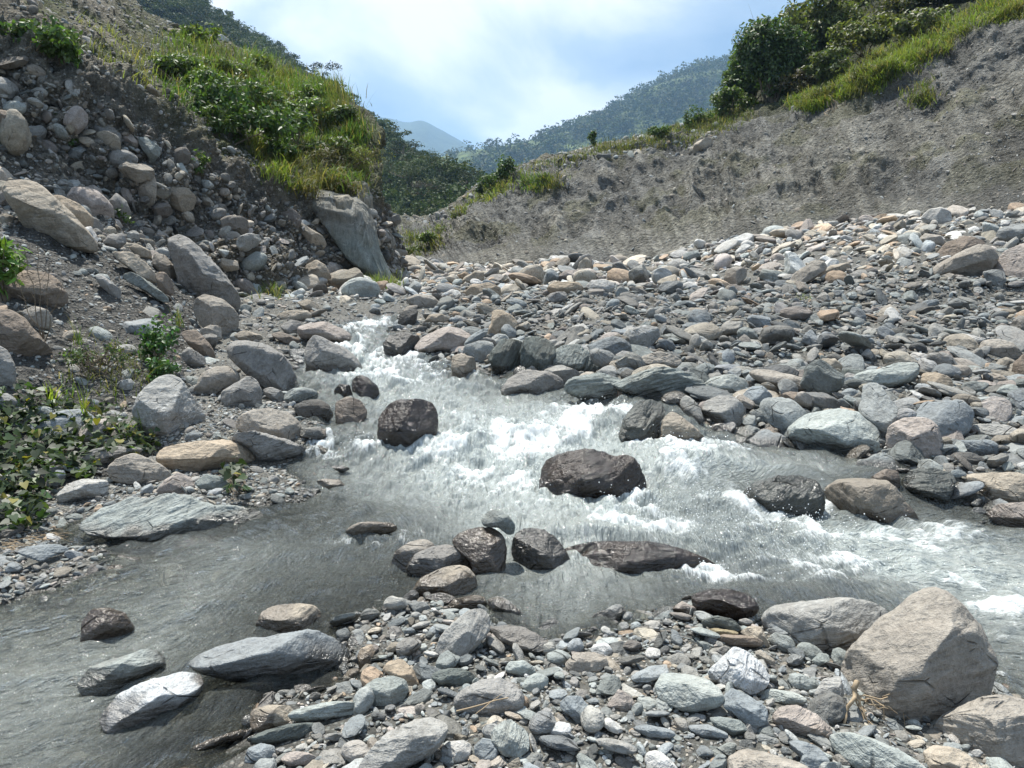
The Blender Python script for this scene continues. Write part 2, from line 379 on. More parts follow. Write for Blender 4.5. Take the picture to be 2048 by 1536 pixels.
# a hollow undercut under the grass lip near the rock outcrop
D *= np.clip(SS / 1.0, 0.2, 1)
LBd = LB + LN * D[..., None]
e_cl = np.array([.19, .178, .152]); e_up = np.array([.215, .195, .155]); e_lo = np.array([.115, .112, .104]); e_gr = np.array([.07, .085, .03])
m_up = sm((T - 6.75) / .35)[..., None]; m_cl = cl[..., None]
dry = sm((a1 * .5 + .5 - .35) / .3)[..., None]
tl = e_lo * (1 - m_cl) + e_cl * m_cl; tl = tl * (1 - m_up) + m_up * (e_up * dry + (1 - dry) * e_gr * 1.1)
tanp = sm((SS - 4.0) / .5) * cl * sm((a2 + .1) / .3); tl = tl * (1 - tanp[..., None] * .6) + np.array([.17, .145, .105]) * tanp[..., None] * .6
ubk = sm((SS - 3.2) / .8)[..., None] * m_up; tl = tl * (1 - ubk * .6) + e_gr * ubk * .6
left_bank = mesh_obj('river_bank', LBd.reshape(-1, 3), grid_faces(LNR, LNC), M_BANK, attrs={'tint': tl.reshape(-1, 3)}); tag(left_bank, kind='structure')
log('left bank')

RCOLS = []
def rcol(*st):
    pts = [at(*s) for s in st]; p = pts[0].copy(); p[2] -= 1.2; p[1] -= 1.2; RCOLS.append([p] + pts)
#    base          lower         mid            crest lip      slope 1        slope 2        top            beyond
rcol((640,540,30),(640,520,34),(640,500,38),(650,470,44),(650,468,60),(650,470,75),(650,475,90),(650,480,110))
rcol((770,530,29),(770,512,33),(770,490,38),(775,455,48),(780,441,60),(780,446,75),(780,455,90),(780,465,110))
rcol((850,527,28),(852,508,31.5),(850,475,37),(855,443,47),(855,440,58),(855,445,70),(860,455,90),(860,465,110))
rcol((905,522,27),(900,497,30),(905,460,34),(893,428,41),(885,428,52),(885,440,70),(890,455,90),(890,465,110))
rcol((980,517,26.5),(980,480,29),(965,430,32.5),(958,386,38),(955,384,46),(955,405,62),(955,430,85),(955,445,110))
rcol((1080,512,26),(1080,465,28.5),(1075,405,32),(1065,342,37),(1060,335,44),(1060,345,60),(1060,380,85),(1060,420,110))
rcol((1250,503,25),(1250,440,27.5),(1250,370,31),(1240,300,36),(1235,290,42),(1235,300,55),(1235,330,80),(1235,400,110))
rcol((1400,495,24),(1400,420,26.5),(1400,340,30),(1405,268,34.5),(1400,250,40),(1395,262,52),(1395,290,75),(1395,380,110))
rcol((1500,488,23.2),(1500,405,25.7),(1505,325,29),(1520,243,33),(1520,210,39),(1500,170,47),(1490,170,60),(1490,260,110))
rcol((1620,478,22.4),(1620,390,25),(1620,300,28),(1620,216,31.5),(1625,160,38),(1625,90,46),(1625,40,60),(1625,100,110))
rcol((1800,458,21),(1800,350,23.5),(1800,245,26.5),(1795,132,29.5),(1800,60,37),(1800,-60,47),(1800,-180,62),(1800,-150,110))
rcol((2048,420,19),(2048,290,21.5),(2048,160,24.5),(2040,15,27.5),(2048,-60,35),(2048,-240,46),(2048,-420,60),(2048,-400,110))
rcol((2450,360,16.5),(2450,200,19),(2450,20,22),(2430,-170,25),(2450,-260,32),(2450,-520,44),(2450,-700,60),(2450,-700,110))
RNR, RNC = 560, 700
RB, rt, rs = patch(RCOLS, RNR, RNC); RN = grid_normals(RB)
if RN[RNR // 3, RNC // 2, 1] > 0: RN = -RN
T = np.repeat(rt[:, None], RNC, 1); SS = np.repeat(rs[None, :], RNR, 0)
face = sm((T - 1.0) / 1.0) * (1 - sm((T - 3.95) / .25)); veg = sm((T - 4.0) / .3)
dg = RB @ np.array([0.55, 0.25, 0.8]); dh = RB @ np.array([0.8, 0.1, -0.6])
diag = np.stack([dg * .35, dh * 1.3, RB[..., 1] * .25], -1)
a1 = fbm(RB * .45, 4, 21); a2 = fbm(RB * 1.7, 4, 22); a3 = ridg(diag, 4, 23); a4 = fbm(RB * 6, 3, 24)
lump = np.maximum(fbm(RB * 1.3, 3, 27), 0) * (1 - sm((SS - 7.4) / 1.2))
D = face * (.50 * a1 + .13 * a2 + .42 * a3 + .05 * a4 + .38 * lump) + veg * (.5 * a1 + .3 * a2)
stk = fbm(np.stack([SS * 11 + T * 2.5, T * 1.1, SS * 0], -1), 4, 91); stf = fbm(np.stack([SS * 30 + T * 5, T * 2.2, SS * 0 + 4], -1), 3, 92)
D = D - face * (.16 * np.clip(-stk, 0, 1) + .05 * stf)
D *= np.clip(T / 1.0, 0.1, 1)
RBd = RB + RN * D[..., None]
c1 = np.array([.180, .178, .165]); c2 = np.array([.220, .212, .185]); c3 = np.array([.075, .075, .070]); cg = np.array([.055, .060, .028])
k1 = sm((a1 + .25) / .5)[..., None]; k2 = sm((a3 + .15) / .6)[..., None]
tr_ = c1 * (1 - k1) + c2 * k1; tr_ = tr_ * (.70 + .34 * k2) * (1 + .55 * stk + .30 * stf)[..., None].clip(.55, 1.5) ; mv = veg[..., None]; 
gl = sm((fbm(RB * .8, 3, 29) - .12) / .2)[..., None] * face[..., None] * .45
tr_ = tr_ * (1 - gl) + np.array([.115, .115, .055]) * gl
flat = (sm((T - 4.0) / .2) * (1 - sm((SS - 7.5) / .8)))[..., None]
tr_ = tr_ * (1 - mv) + mv * (cg * (1 - flat) + np.array([.19, .18, .14]) * flat)
right_bank = mesh_obj('hillside', RBd.reshape(-1, 3), grid_faces(RNR, RNC), M_BANK, attrs={'tint': tr_.reshape(-1, 3)}); tag(right_bank, kind='structure')
log('right bank')

def bvh_of(V, F): return BVHTree.FromPolygons([tuple(map(float, v)) for v in V], [tuple(map(int, f)) for f in F])
def grid_bvh(G, step):
    g = G[::step, ::step]; return bvh_of(g.reshape(-1, 3), grid_faces(g.shape[0], g.shape[1]))
BV_G = grid_bvh(GV.reshape(NR, NC, 3), 2); BV_L = grid_bvh(LBd, 3); BV_R = grid_bvh(RBd, 3)
log('bvh')
def cast(o, d, which='GLR'):
    best = None
    for k, bv in (('G', BV_G), ('L', BV_L), ('R', BV_R)):
        if k not in which: continue
        h = bv.ray_cast(Vector(o), Vector(nrm(np.array(d))), 400)
        if h[0] is not None and (best is None or h[3] < best[3]): best = (np.array(h[0]), np.array(h[1]), k, h[3])
    return best
def hit(u, v, which='GLR'): return cast(EYE, ray(u, v), which)
def drop(x, y, which='GLR'):         # top surface under a vertical line
    return cast((x, y, 60.0), (0, 0, -1), which)
# ------------------------------------------------------------------ individual rocks, outline surveyed from the photograph
REG = {'A': (0,0,2.926), 'B': (600,0,2.926), 'R': (1248,0,2.56), 'C': (0,400,2.926), 'D': (500,500,2.56), 'E': (1248,400,2.56),
       'F': (0,900,2.415), 'G': (600,900,2.415), 'H': (1200,900,2.415), 'P': (0,0,1.0), 'I': (560,350,5.12)}
COL = dict(tan=(.36,.315,.255), grey=(.275,.266,.25), gg=(.25,.272,.258), bg=(.245,.268,.278), pale=(.43,.42,.395), white=(.52,.53,.53), pink=(.355,.312,.28),
           rust=(.375,.31,.235), brown=(.225,.185,.15), dark=(.115,.112,.105), dgreen=(.14,.155,.145), lg=(.345,.37,.35), och=(.33,.28,.18), wd=(.058,.037,.026), tg=(.33,.30,.26), pg=(.335,.33,.31))
# options: w wet, k embedded in a bank, l lay (0 upright .. 1 flat), t thickness factor, v veins, s strata, b rusty blotches, n number of chiselled planes, o turn of the strata, x push away (m), z lift (m)
ROCKS = '''
H|boulder|tg|n3 s.15 b.1 t.9 o.2|huge tan grey boulder with shadowed front, largest in the near corner of gravel|1160,1020 1190,950 1280,870 1400,780 1470,730 1530,680 1600,660 1680,680 1740,730 1790,820 1850,900 1900,1000 1925,1090 1915,1150 1840,1195 1760,1230 1640,1290 1540,1340 1440,1365 1380,1340 1290,1280 1200,1250 1150,1180
H|boulder|pg|n5 s.35 b.1 t.8 o.1|flat topped pale grey boulder leaning behind the huge tan boulder|780,840 790,780 850,740 1000,715 1200,710 1330,740 1390,775 1330,820 1250,880 1210,960 1180,1000 1080,985 950,960 850,930 800,890
H|boulder|tg|n4 s.3 t.8 o.1|long low grey boulder tucked under the huge tan boulder, cut by the corner|1640,1300 1720,1260 1840,1190 1940,1180 2048,1200 2150,1280 2180,1400 2100,1500 1900,1525 1780,1490 1680,1420 1610,1380
H|flat_stone|lg|l.6 t.5 s.2|smooth pale green slab below the dry roots of the huge boulder|1105,1390 1200,1375 1320,1400 1450,1450 1540,1500 1600,1560 1300,1600 1190,1520 1120,1450
H|stone|white|n6 v.2 s.5 o1.0 t.6 l.3|white blue streaked triangular stone standing on the near gravel|520,1080 600,1000 650,950 720,970 790,1040 825,1090 790,1150 730,1190 660,1160 600,1150
H|stone|bg|n6 s.3 t.6 l.3|pale blue grey blocky stone just below the white streaked triangle|595,1180 640,1150 720,1190 790,1240 815,1280 790,1340 730,1350 640,1270 600,1250
H|flat_stone|lg|l.75 t.45 n4 s.2 b.15|pale green eight sided flat slab lying beside the white streaked triangle|260,1170 310,1100 440,1085 510,1100 580,1160 605,1210 570,1240 470,1260 370,1260 290,1220
H|stone|pink|n7 s.6 b.5 o.5 t.7|rust and white banded angular stone near the dry roots|830,1290 880,1240 960,1230 1040,1270 1120,1340 1125,1370 1060,1395 960,1395 870,1340
H|flat_stone|lg|l.7 t.5 s.2 b.2|narrow pale green flat stone right of the white streaked triangle|760,1190 820,1160 950,1160 1005,1185 990,1210 880,1225 800,1220
H|stone|pale|n5 s.3 t.6|pale grey stone wedged against the left flank of the huge boulder|1030,1180 1080,1110 1160,1090 1180,1180 1120,1225 1040,1230
H|stone|brown|t.7 l.3 s.1|smooth brown oval stone in front of the flat topped boulder|550,920 600,890 700,895 790,915 770,950 650,955 580,945
H|stone|tan|t.7|light tan round stone squeezed beside the flat topped pale boulder|680,880 720,850 780,850 815,930 790,950 720,905
H|stone|dgreen|n4 s.4 t.7 l.3|dark green humped stone at the water edge left of the flat topped boulder|490,830 560,800 640,820 685,870 640,890 520,860
H|stone|och|t.6 l.3|ochre oval stone tucked under the dark green humped stone|500,880 560,860 660,875 670,890 600,905 520,905
H|stone|pink|n6 v.2 b.3 t.8|reddish angular stone topping the gravel at the water edge|330,780 400,730 460,760 465,790 400,795
H|stone|gg|l.5 n4 s.4 t.5|greenish flat topped stone below the pale blue grey block|530,1290 620,1290 700,1310 710,1350 640,1380 560,1350
H|stone|bg|l.4 t.5|blue grey flat oval stone below the eight sided green slab|425,1335 520,1325 620,1370 615,1395 500,1390 440,1370
H|stone|bg|l.4 t.5 s.2|dark blue spindle shaped stone lower left of the eight sided slab|160,1345 220,1325 330,1340 365,1370 340,1395 240,1395
H|stone|gg|t.7|olive green egg shaped stone at the bottom of the near gravel|525,1460 620,1410 660,1420 640,1480 560,1515 520,1500
H|flat_stone|tg|l.5 t.5 s.3 b.2|broad grey brown slab cut off by the bottom edge, right of centre|610,1500 680,1450 800,1450 950,1490 1030,1536 1030,1620 620,1620
H|stone|bg|n5 s.3 t.6 l.3|slate blue folded stone beside the smooth pale green slab|910,1420 960,1400 1050,1430 1110,1490 1110,1560 960,1560 980,1490
H|stone|tan|n4 t.6 l.3|tan flat stone at the bottom edge between pale slab and low boulder|1560,1460 1620,1425 1740,1450 1850,1540 1800,1600 1600,1580
H|stone|pink|n6 v.5 b.3 t.7|white and pink pyramid stone left of the eight sided slab|35,1230 90,1155 150,1190 185,1250 120,1265
H|stone|gg|n3 t.8|round green grey stone in the hollow under the flat topped boulder|1015,1020 1060,980 1110,985 1110,1020 1050,1045
H|boulder|dgreen|w n4 s.5 t.8 o.6|dark green ridged boulder splashed by the right hand rapids|690,210 760,150 880,120 990,125 1050,150 1090,210 1090,290 1060,310 960,310 860,300 760,260
H|boulder|tan|w.45 t.7 l.2 s.2|wide brown boulder barely above the water beside the dark green ridged boulder|1080,200 1150,150 1280,135 1370,150 1440,210 1520,290 1550,325 1400,320 1200,300 1110,250
H|boulder|tan|n4 t.8 s.3|pale pinkish boulder over dark hollows at the far right shore|1720,170 1770,120 1900,105 2048,110 2150,150 2150,240 2000,245 1850,235 1740,220
H|rock|dgreen|w.6 n7 s.7 t.8|dark green wet ledge beside a black hollow on the right shore|1450,150 1500,95 1620,85 1700,110 1720,150 1700,200 1690,240 1560,240 1460,210
H|rock|pink|w.4 n5 s.5 t.7|reddish layered rock at the waterline of the right shore|1870,310 1920,260 2048,250 2150,280 2100,370 1950,360
H|rock|brown|w.5 n6 t.8|dark brown knob between wide brown boulder and wet green ledge|1310,130 1380,90 1440,100 1450,150 1430,190 1380,165
H|rock|wd|w t.6 l.3|dark purple brown rock awash just off the gravel tip|440,700 520,670 620,670 700,690 740,720 770,770 700,830 600,820 480,800 450,760
D|boulder|wd|w n7 s.45 b.3 t.9 o.4|large wet dark brown boulder alone in the middle of the rapids|1475,1150 1490,1090 1560,1045 1650,1030 1720,1015 1800,1030 1860,1060 1940,1045 1990,1090 2010,1140 2035,1180 2020,1225 1930,1230 1900,1260 1800,1280 1700,1285 1580,1265 1480,1250
D|boulder|wd|w n3 t.9 s.1|rounded black wet boulder between two small falls upstream|650,900 660,840 700,790 760,765 860,760 930,780 965,830 965,890 945,940 900,970 800,980 700,985 650,955
D|rock|wd|w n6 t.8|black angular wet rock upstream of the rounded black boulder|520,660 570,640 610,665 650,700 672,750 600,755 540,740 520,700
D|rock|wd|w n5 t.8|small splashed black rock touching the angular black rock|430,720 460,685 510,690 530,745 480,760 440,755
D|boulder|grey|n4 s.15 t.8|smooth grey peaked boulder at the left edge of the upper cascade|275,540 285,470 330,435 400,470 480,510 540,550 575,580 520,605 460,625 380,640 300,635
D|boulder|pink|n3 t.7 l.2|pinkish rounded boulder beside the head of the upper cascade|240,400 290,370 400,365 440,390 500,420 550,460 540,480 440,475 350,450 270,440
C|boulder|grey|n5 s.3 t.8 o.7|big dark grey leaning boulder with flat sloping face at left of the stream|1325,890 1350,840 1420,820 1500,830 1580,860 1650,900 1700,960 1740,1040 1760,1120 1720,1150 1640,1120 1540,1060 1460,1020 1400,970 1350,930
C|boulder|tg|n4 t.8 k|rounded grey boulder with pale top below the longest boulder of the left bank|1130,630 1150,580 1200,550 1290,570 1370,630 1400,680 1395,740 1340,800 1300,830 1240,790 1190,730
C|boulder|grey|n4 s.2 t.8 k|longest grey sloping boulder lying down the left bank|980,230 1030,200 1100,220 1180,290 1250,370 1330,440 1390,520 1410,590 1400,670 1320,640 1200,600 1120,560 1060,500 1050,420 1020,330
A|boulder|tan|n4 s.2 t.7 k b.2|broad pale tan boulder sloping above the gravel shelf at left|20,1080 80,1050 180,1060 240,1090 330,1180 430,1280 510,1360 560,1440 575,1480 400,1450 250,1400 130,1330 60,1200 10,1120
C|boulder|pg|n6 v.9 s.2 t.7 k|upright pale boulder laced with white veins beside the left plants|770,1250 800,1180 850,1110 930,1050 1000,1020 1060,1040 1110,1110 1160,1180 1200,1240 1205,1330 1180,1400 1100,1410 1000,1425 900,1400 820,1340
C|boulder|rust|n4 t.8 l.2 b.4|orange tan flattened boulder lying across smaller stones near left shore|910,1500 950,1440 1050,1410 1200,1400 1340,1400 1440,1430 1500,1480 1515,1510 1480,1550 1400,1580 1250,1600 1050,1595 950,1560
C|boulder|grey|n4 s.5 t.7 l.3 o.4|low grey layered boulder sloping into water behind the orange boulder|1350,1380 1440,1350 1560,1360 1650,1420 1750,1470 1830,1520 1780,1560 1650,1560 1540,1540 1490,1470 1430,1420
C|boulder|tg|n4 b.5 t.9|rounded boulder with rusty right end above the low layered boulder|1380,1340 1400,1270 1470,1230 1580,1215 1680,1240 1750,1290 1790,1370 1770,1430 1680,1420 1560,1370 1440,1350
C|boulder|tg|n4 s.2 t.8 k|rounded tan boulder over a black gap right of the veined boulder|1130,1100 1180,1010 1260,970 1340,970 1400,1010 1405,1060 1350,1110 1260,1160 1170,1170 1130,1150
C|boulder|grey|n4 t.8|grey brown rounded boulder squeezed under the leaning dark boulder|1290,1130 1400,1060 1450,1030 1500,1050 1535,1110 1535,1170 1480,1210 1380,1225 1300,1190
C|rock|dark|n3 t.8|dark oval rock second from water in the left shore cluster|1720,1200 1780,1170 1870,1165 1930,1200 1950,1250 1900,1290 1820,1290 1750,1250
C|boulder|brown|w.5 n3 t.8|brown rounded boulder beside the small fall on the left|1960,1180 2048,1150 2120,1180 2150,1240 2140,1300 2080,1340 1990,1340 1960,1270
C|rock|brown|w.3 t.8|small brown flat rock beneath the dark oval rock at left shore|1790,1350 1850,1330 1920,1345 1935,1370 1880,1400 1810,1400
C|rock|grey|n3 t.8|grey rounded rock below the leaning dark boulder's foot|1540,1110 1590,1095 1650,1120 1670,1170 1640,1190 1560,1150
C|boulder|brown|n3 t.7 k s.3|huge brown boulder in shade behind the left plants|-60,640 60,640 140,690 200,760 260,830 310,900 300,950 200,960 100,970 60,900 0,850
C|boulder|grey|n3 t.8 k|grey boulder cut by the left edge, below the huge brown one|-60,850 0,850 50,890 90,960 95,1080 60,1130 -60,1140
C|boulder|brown|n4 t.7 k b.3|wide brown boulder overhanging at left, above a round one|-60,500 60,430 150,410 280,430 350,480 400,560 380,620 300,640 150,640 30,600 -60,560
C|boulder|tg|n3 t.8 k|round grey tan boulder under the wide overhanging brown boulder|130,650 200,620 280,640 310,690 290,760 220,770 150,700
C|rock|grey|n3 t.7 k|rounded grey rock half hidden by creeper at the left edge|-50,1150 40,1130 100,1170 130,1230 90,1250 0,1240 -50,1200
F|boulder|lg|n6 s.6 v.2 t.6 o.5|long rippled pale green boulder lying in the left shallows|380,350 430,310 500,260 620,220 740,220 810,205 900,210 980,250 1080,270 1180,270 1260,300 1320,340 1340,370 1280,400 1150,400 1000,410 830,415 720,400 650,380 520,370 430,370
F|boulder|tg|n3 s.3 t.8|smooth grey round boulder left of the orange tan boulder|515,90 560,40 640,15 730,50 810,100 830,130 770,160 680,175 590,150 530,130
F|rock|pink|n4 t.8|pinkish brown rock between orange boulder and long green boulder|740,210 800,150 860,108 920,140 955,200 920,220 850,215 790,215
F|rock|gg|t.8 s.2|grey green rounded rock under the orange tan boulder|940,160 1000,115 1080,135 1125,180 1100,205 1000,205
F|stone|bg|t.8|small blue grey stone beside the creeper leaves|225,140 270,95 310,95 320,130 290,180 240,180
F|rock|pale|n4 s.4 t.6 l.3|pale flat rock at the foot of the creeper patch|270,220 330,160 440,138 520,145 525,200 470,230 370,240 290,260
F|rock|grey|s.4 t.7 k|flat grey layered rock behind the smooth round boulder at left|390,50 450,0 550,-20 670,-10 690,15 600,30 540,60 450,80
F|flat_stone|bg|l.9 t.2 z.02|thin blue grey slab flat on wet sand at the left shore|80,500 130,480 280,478 340,505 270,530 210,555 130,520
F|rock|brown|w n5 t.8 v.2|dark reddish rock breaking the left shallows in a small riffle|385,905 395,830 440,770 520,760 600,790 650,850 620,880 500,890 430,910
F|boulder|bg|n5 s.3 l.2 t.7 v.1 e|large blue grey flat boulder overhanging a dark pool at the near shore|910,1030 950,980 1060,930 1200,900 1330,890 1440,870 1520,865 1600,900 1660,930 1690,990 1660,1040 1580,1090 1450,1110 1300,1125 1120,1120 1030,1080 930,1060
F|rock|lg|n5 s.5 t.6 l.25|narrow pale green pointed rock in the near left shallows|370,1100 430,1050 560,1000 700,960 760,970 800,1040 740,1070 620,1110 500,1140 400,1130
F|rock|white|n5 v.5 s.3 t.7 l.2|white green patchy slab half under water beside the blue boulder|480,1250 560,1190 700,1120 850,1080 940,1070 985,1110 970,1180 880,1230 780,1280 650,1340 540,1310 490,1290
F|rock|tan|n5 s.3 t.8|tan creased rock in water behind the large blue boulder|1230,850 1270,790 1330,750 1420,740 1520,750 1555,790 1540,840 1440,870 1330,880 1250,885
F|flat_stone|lg|s.5 l.4 t.6|long pale green slab beside the pool, under the blue boulder|1390,1270 1450,1230 1620,1215 1750,1230 1790,1255 1760,1290 1640,1300 1520,1310 1410,1310
F|rock|tan|n3 t.8 l.2|tan rounded rock at the pool edge, left end of long green slab|1205,1310 1215,1250 1290,1230 1400,1240 1430,1290 1380,1340 1280,1355 1220,1350
F|flat_stone|dgreen|s.6 l.4 t.6 n4|dark green layered flat stone beneath the long pale green slab|1190,1380 1280,1340 1420,1320 1520,1320 1535,1370 1490,1400 1350,1420 1230,1410
F|stone|tan|l.4 t.5 s.5|thin tan sliver of stone pointing into the water, bottom left|930,1440 1010,1400 1130,1365 1220,1355 1230,1380 1100,1410 990,1450
F|stone|bg|t.8|rounded slate blue stone at the bottom, left end of near gravel|1180,1500 1200,1440 1260,1415 1320,1430 1340,1480 1290,1510
F|stone|pink|n4 v.3 l.3 t.6|pinkish white flat stone at the bottom beside the slate blue one|1355,1490 1390,1455 1480,1460 1530,1490 1500,1530 1400,1530
F|stone|tan|n5 b.6 t.8|rusty brown upright stone touching the blue boulder's right end|1725,1000 1740,960 1800,940 1810,980 1780,1060 1740,1060
G|boulder|pg|n4 s.2 t.6 o.9|tall grey egg shaped stone leaning up the tip of near gravel|650,960 680,900 740,830 820,770 890,765 920,800 915,870 860,930 790,990 700,1030 660,1020
G|stone|gg|t.7|grey green oval stone in front of the orange spotted stone|285,1190 310,1140 370,1100 450,1090 510,1110 525,1160 490,1210 400,1240 320,1245
G|stone|rust|n3 t.7 b.3|orange and cream round stone behind the grey green oval|400,1060 440,1015 500,1010 550,1060 580,1130 560,1170 520,1150 510,1110 440,1090
G|boulder|grey|n3 t.8|speckled grey brown hump shaped stone central in the near gravel|740,1200 790,1150 870,1110 960,1100 1030,1130 1080,1180 1085,1230 1040,1270 950,1290 850,1270 750,1240
G|flat_stone|pg|n4 v.5 b.2 s.3 t.55 l.3|long diagonal pale slab with reddish patches at the bottom edge|275,1560 340,1460 430,1370 540,1310 640,1290 710,1320 715,1370 660,1450 560,1510 450,1570 300,1600
G|flat_stone|lg|n5 s.9 t.6 l.4 o1.2|green striped splintery slab with a grass straw lying over it|920,1380 950,1340 1010,1300 1090,1340 1110,1400 1100,1460 1060,1490 990,1480 940,1430
G|stone|pale|n4 v.2 t.7|pale heart shaped stone at the bottom near the diagonal slab|680,1450 720,1410 790,1400 830,1430 820,1480 750,1515 690,1490
G|stone|bg|t.8|dark blue round stone between heart shaped and striped stones|840,1430 880,1390 930,1400 965,1450 950,1500 880,1510 845,1480
G|stone|bg|n6 t.7|blue grey sharp cornered stone right of the speckled hump|1255,1220 1290,1185 1360,1190 1400,1240 1395,1310 1370,1330 1310,1280 1260,1250
G|stone|white|t.8|whitest smooth oval stone right of the striped slab|1200,1340 1250,1310 1310,1320 1310,1360 1260,1400 1210,1380
G|flat_stone|dgreen|l.5 t.5 s.3|dark green flat stone above the speckled hump shaped stone|635,1090 680,1055 780,1055 850,1090 850,1115 780,1140 680,1130
G|stone|tg|n3 t.7|grey tan lozenge stone right of the wet slate wedge|1280,1030 1330,980 1420,975 1470,1000 1490,1030 1440,1065 1340,1075 1290,1060
G|stone|lg|t.6 l.3|pale green rounded stone between wet wedge and lozenge stone|990,1060 1010,1020 1080,1015 1130,1050 1140,1090 1080,1100 1010,1080
G|flat_stone|grey|w.5 l.8 t.3 n3|wet dark wedge slab with a crack at the gravel water edge|920,860 1000,845 1080,870 1150,910 1210,950 1150,980 1060,960 970,920
G|stone|pale|n4 s.7 t.7 l.3 o.9|pale stick shaped stone pointing from gravel tip into water|905,720 960,705 1010,740 1070,800 1110,840 1060,845 1000,800 930,770
G|stone|tan|s.6 t.6 l.3|striped light brown oval stone behind the tall egg shaped one|710,770 750,720 830,700 890,710 905,750 870,770 780,780
G|rock|tan|n6 s.2 t.8|knobbly tan grey rock at the tip of the near gravel bar|540,670 590,620 660,580 740,555 810,570 850,620 860,670 830,690 740,700 680,690 600,670
G|rock|tg|n4 w.3 t.8|low tan rock on the left of the midstream cluster|430,540 460,490 530,445 600,430 650,450 650,500 600,550 510,570 440,560
G|rock|grey|w.4 s.3 t.7|grey wet rock in front of the midstream cluster|510,565 560,500 640,460 720,455 800,490 830,530 820,570 720,590 600,600
G|boulder|brown|w t.8 n3|glossy brown round boulder centre of the midstream cluster|735,450 780,400 860,370 940,370 990,410 1000,470 990,540 960,590 900,615 850,600 830,520 790,480
G|rock|gg|n7 s.2 t.8 x-.38 e|green grey angular rock perched on top of the midstream cluster|875,340 900,300 940,285 1000,310 1040,360 1040,410 1000,410 960,375 890,370
G|boulder|dark|w n4 t.8|black wet boulder with water curling past, right of the cluster|1045,400 1090,375 1160,380 1230,420 1280,480 1320,530 1290,560 1150,570 1070,555 1020,480
P|boulder|wd|w n3 t.8 s.2 b.4 z-.03|long low dark ledge with water sheeting over its back, right of the cluster|1110,1106 1150,1082 1210,1070 1290,1072 1360,1090 1420,1110 1446,1126 1400,1136 1300,1134 1200,1128 1130,1122
G|stone|tan|w t.7|small wet tan rock alone in the left current|80,150 120,138 190,145 225,175 180,188 110,168
G|stone|dark|w t.7|small black stone tip left of the main current|150,78 200,72 240,90 200,102
G|rock|tan|w t.5 l.4|brown rock just under splashing water upstream left of the cluster|220,400 270,360 360,345 440,360 470,390 400,415 260,420
E|boulder|lg|n5 s.2 t.7 l.1|big pale green grey wedge boulder on the right shore|830,1180 880,1130 980,1085 1100,1065 1200,1085 1260,1140 1320,1190 1330,1250 1300,1300 1200,1305 1100,1270 1000,1250 900,1240 840,1220
E|boulder|pink|n4 t.8|pinkish tan square shouldered boulder next to the big green wedge|1340,1210 1350,1150 1420,1115 1530,1110 1600,1150 1620,1210 1645,1290 1600,1340 1480,1335 1390,1320 1340,1270
E|boulder|dgreen|w.5 n6 s.8 o.5 t.8|dark striped slanting boulder at the right end of the main fall|-30,1180 0,1120 60,1040 150,1020 210,1040 205,1090 170,1150 150,1210 60,1245 0,1240
E|boulder|tan|w.3 n5 s.4 t.8|tan pointed boulder at the water beside the dark striped one|180,1220 200,1130 240,1085 290,1110 350,1160 410,1200 430,1235 350,1250 240,1250
E|boulder|pg|n4 t.8 w.2|grey flat faced boulder above a small side fall on the right shore|390,1080 420,1030 490,1000 560,1000 600,1040 625,1090 600,1150 520,1150 450,1120
E|rock|bg|n4 t.8|dark slate cube shaped rock under the torpedo shaped stone|605,1000 650,950 710,950 760,1000 765,1040 700,1075 630,1050
E|boulder|tg|s.15 t.8|long torpedo shaped smooth grey brown stone on the right bar|640,880 700,865 800,880 900,910 1000,935 1045,960 1010,985 900,990 780,960 680,920
E|rock|lg|n7 t.7|pale green angular block left of the torpedo shaped stone|395,950 450,910 540,890 620,910 635,950 600,990 520,1000 450,990
E|boulder|lg|n3 s.4 t.8|long green log shaped stone right of the torpedo shaped stone|1140,945 1200,890 1320,860 1420,830 1500,830 1515,880 1480,920 1380,945 1290,975 1200,980
E|rock|pale|b.5 t.8|cream and orange rounded rock behind the green log shaped stone|1440,820 1480,780 1550,785 1590,820 1590,860 1510,860
E|rock|tan|n7 t.8|tan cube like rock between torpedo and green log stones|970,870 1010,810 1080,810 1120,850 1100,900 1020,920
E|rock|rust|n5 b.6 t.8|rusty orange broken rock right of the green log shaped stone|1500,930 1540,885 1600,880 1670,910 1690,950 1650,985 1540,975
E|rock|dgreen|s.5 t.6|dark green flat rock touching the tip of the green log|1085,890 1130,865 1220,865 1260,890 1200,930 1110,930
E|boulder|tg|n5 s.4 t.7 z.04 e|tan flat boulder lying on top of the layered green ledge|45,880 100,820 180,795 250,820 295,850 260,885 160,905 80,905
D|rock|tan|t.8|smaller tan oval rock on the ledge left of the flat boulder|1825,620 1850,570 1890,560 1940,590 1945,640 1880,650
D|rock|grey|t.8|round brown grey rock behind the tan oval on the ledge|1870,540 1910,515 1960,525 1990,570 1960,600 1900,575
P|outcrop|gg|n7 s.9 t.5 l.4 o.15|low layered green grey ledge at the waterline, left plate of two|1128,775 1150,752 1190,745 1235,752 1262,770 1270,795 1240,806 1180,804 1140,798
P|outcrop|gg|n7 s.9 t.5 l.45 o.3|low layered grey ledge plate carrying the tan flat boulder, right plate of two|1225,752 1290,737 1350,735 1400,742 1412,770 1395,792 1340,800 1285,800 1250,785
D|outcrop|dgreen|n12 s.9 t.8 o.9|jagged dark green bedrock beside the upper cascade, leftmost block|1230,520 1290,450 1340,460 1400,470 1420,540 1400,610 1340,645 1250,630 1220,560
D|outcrop|dgreen|n12 s.9 t.8 o1.2|cracked dark green bedrock block between two others by the cascade|1380,500 1400,445 1480,440 1550,470 1580,540 1560,630 1470,640 1400,600
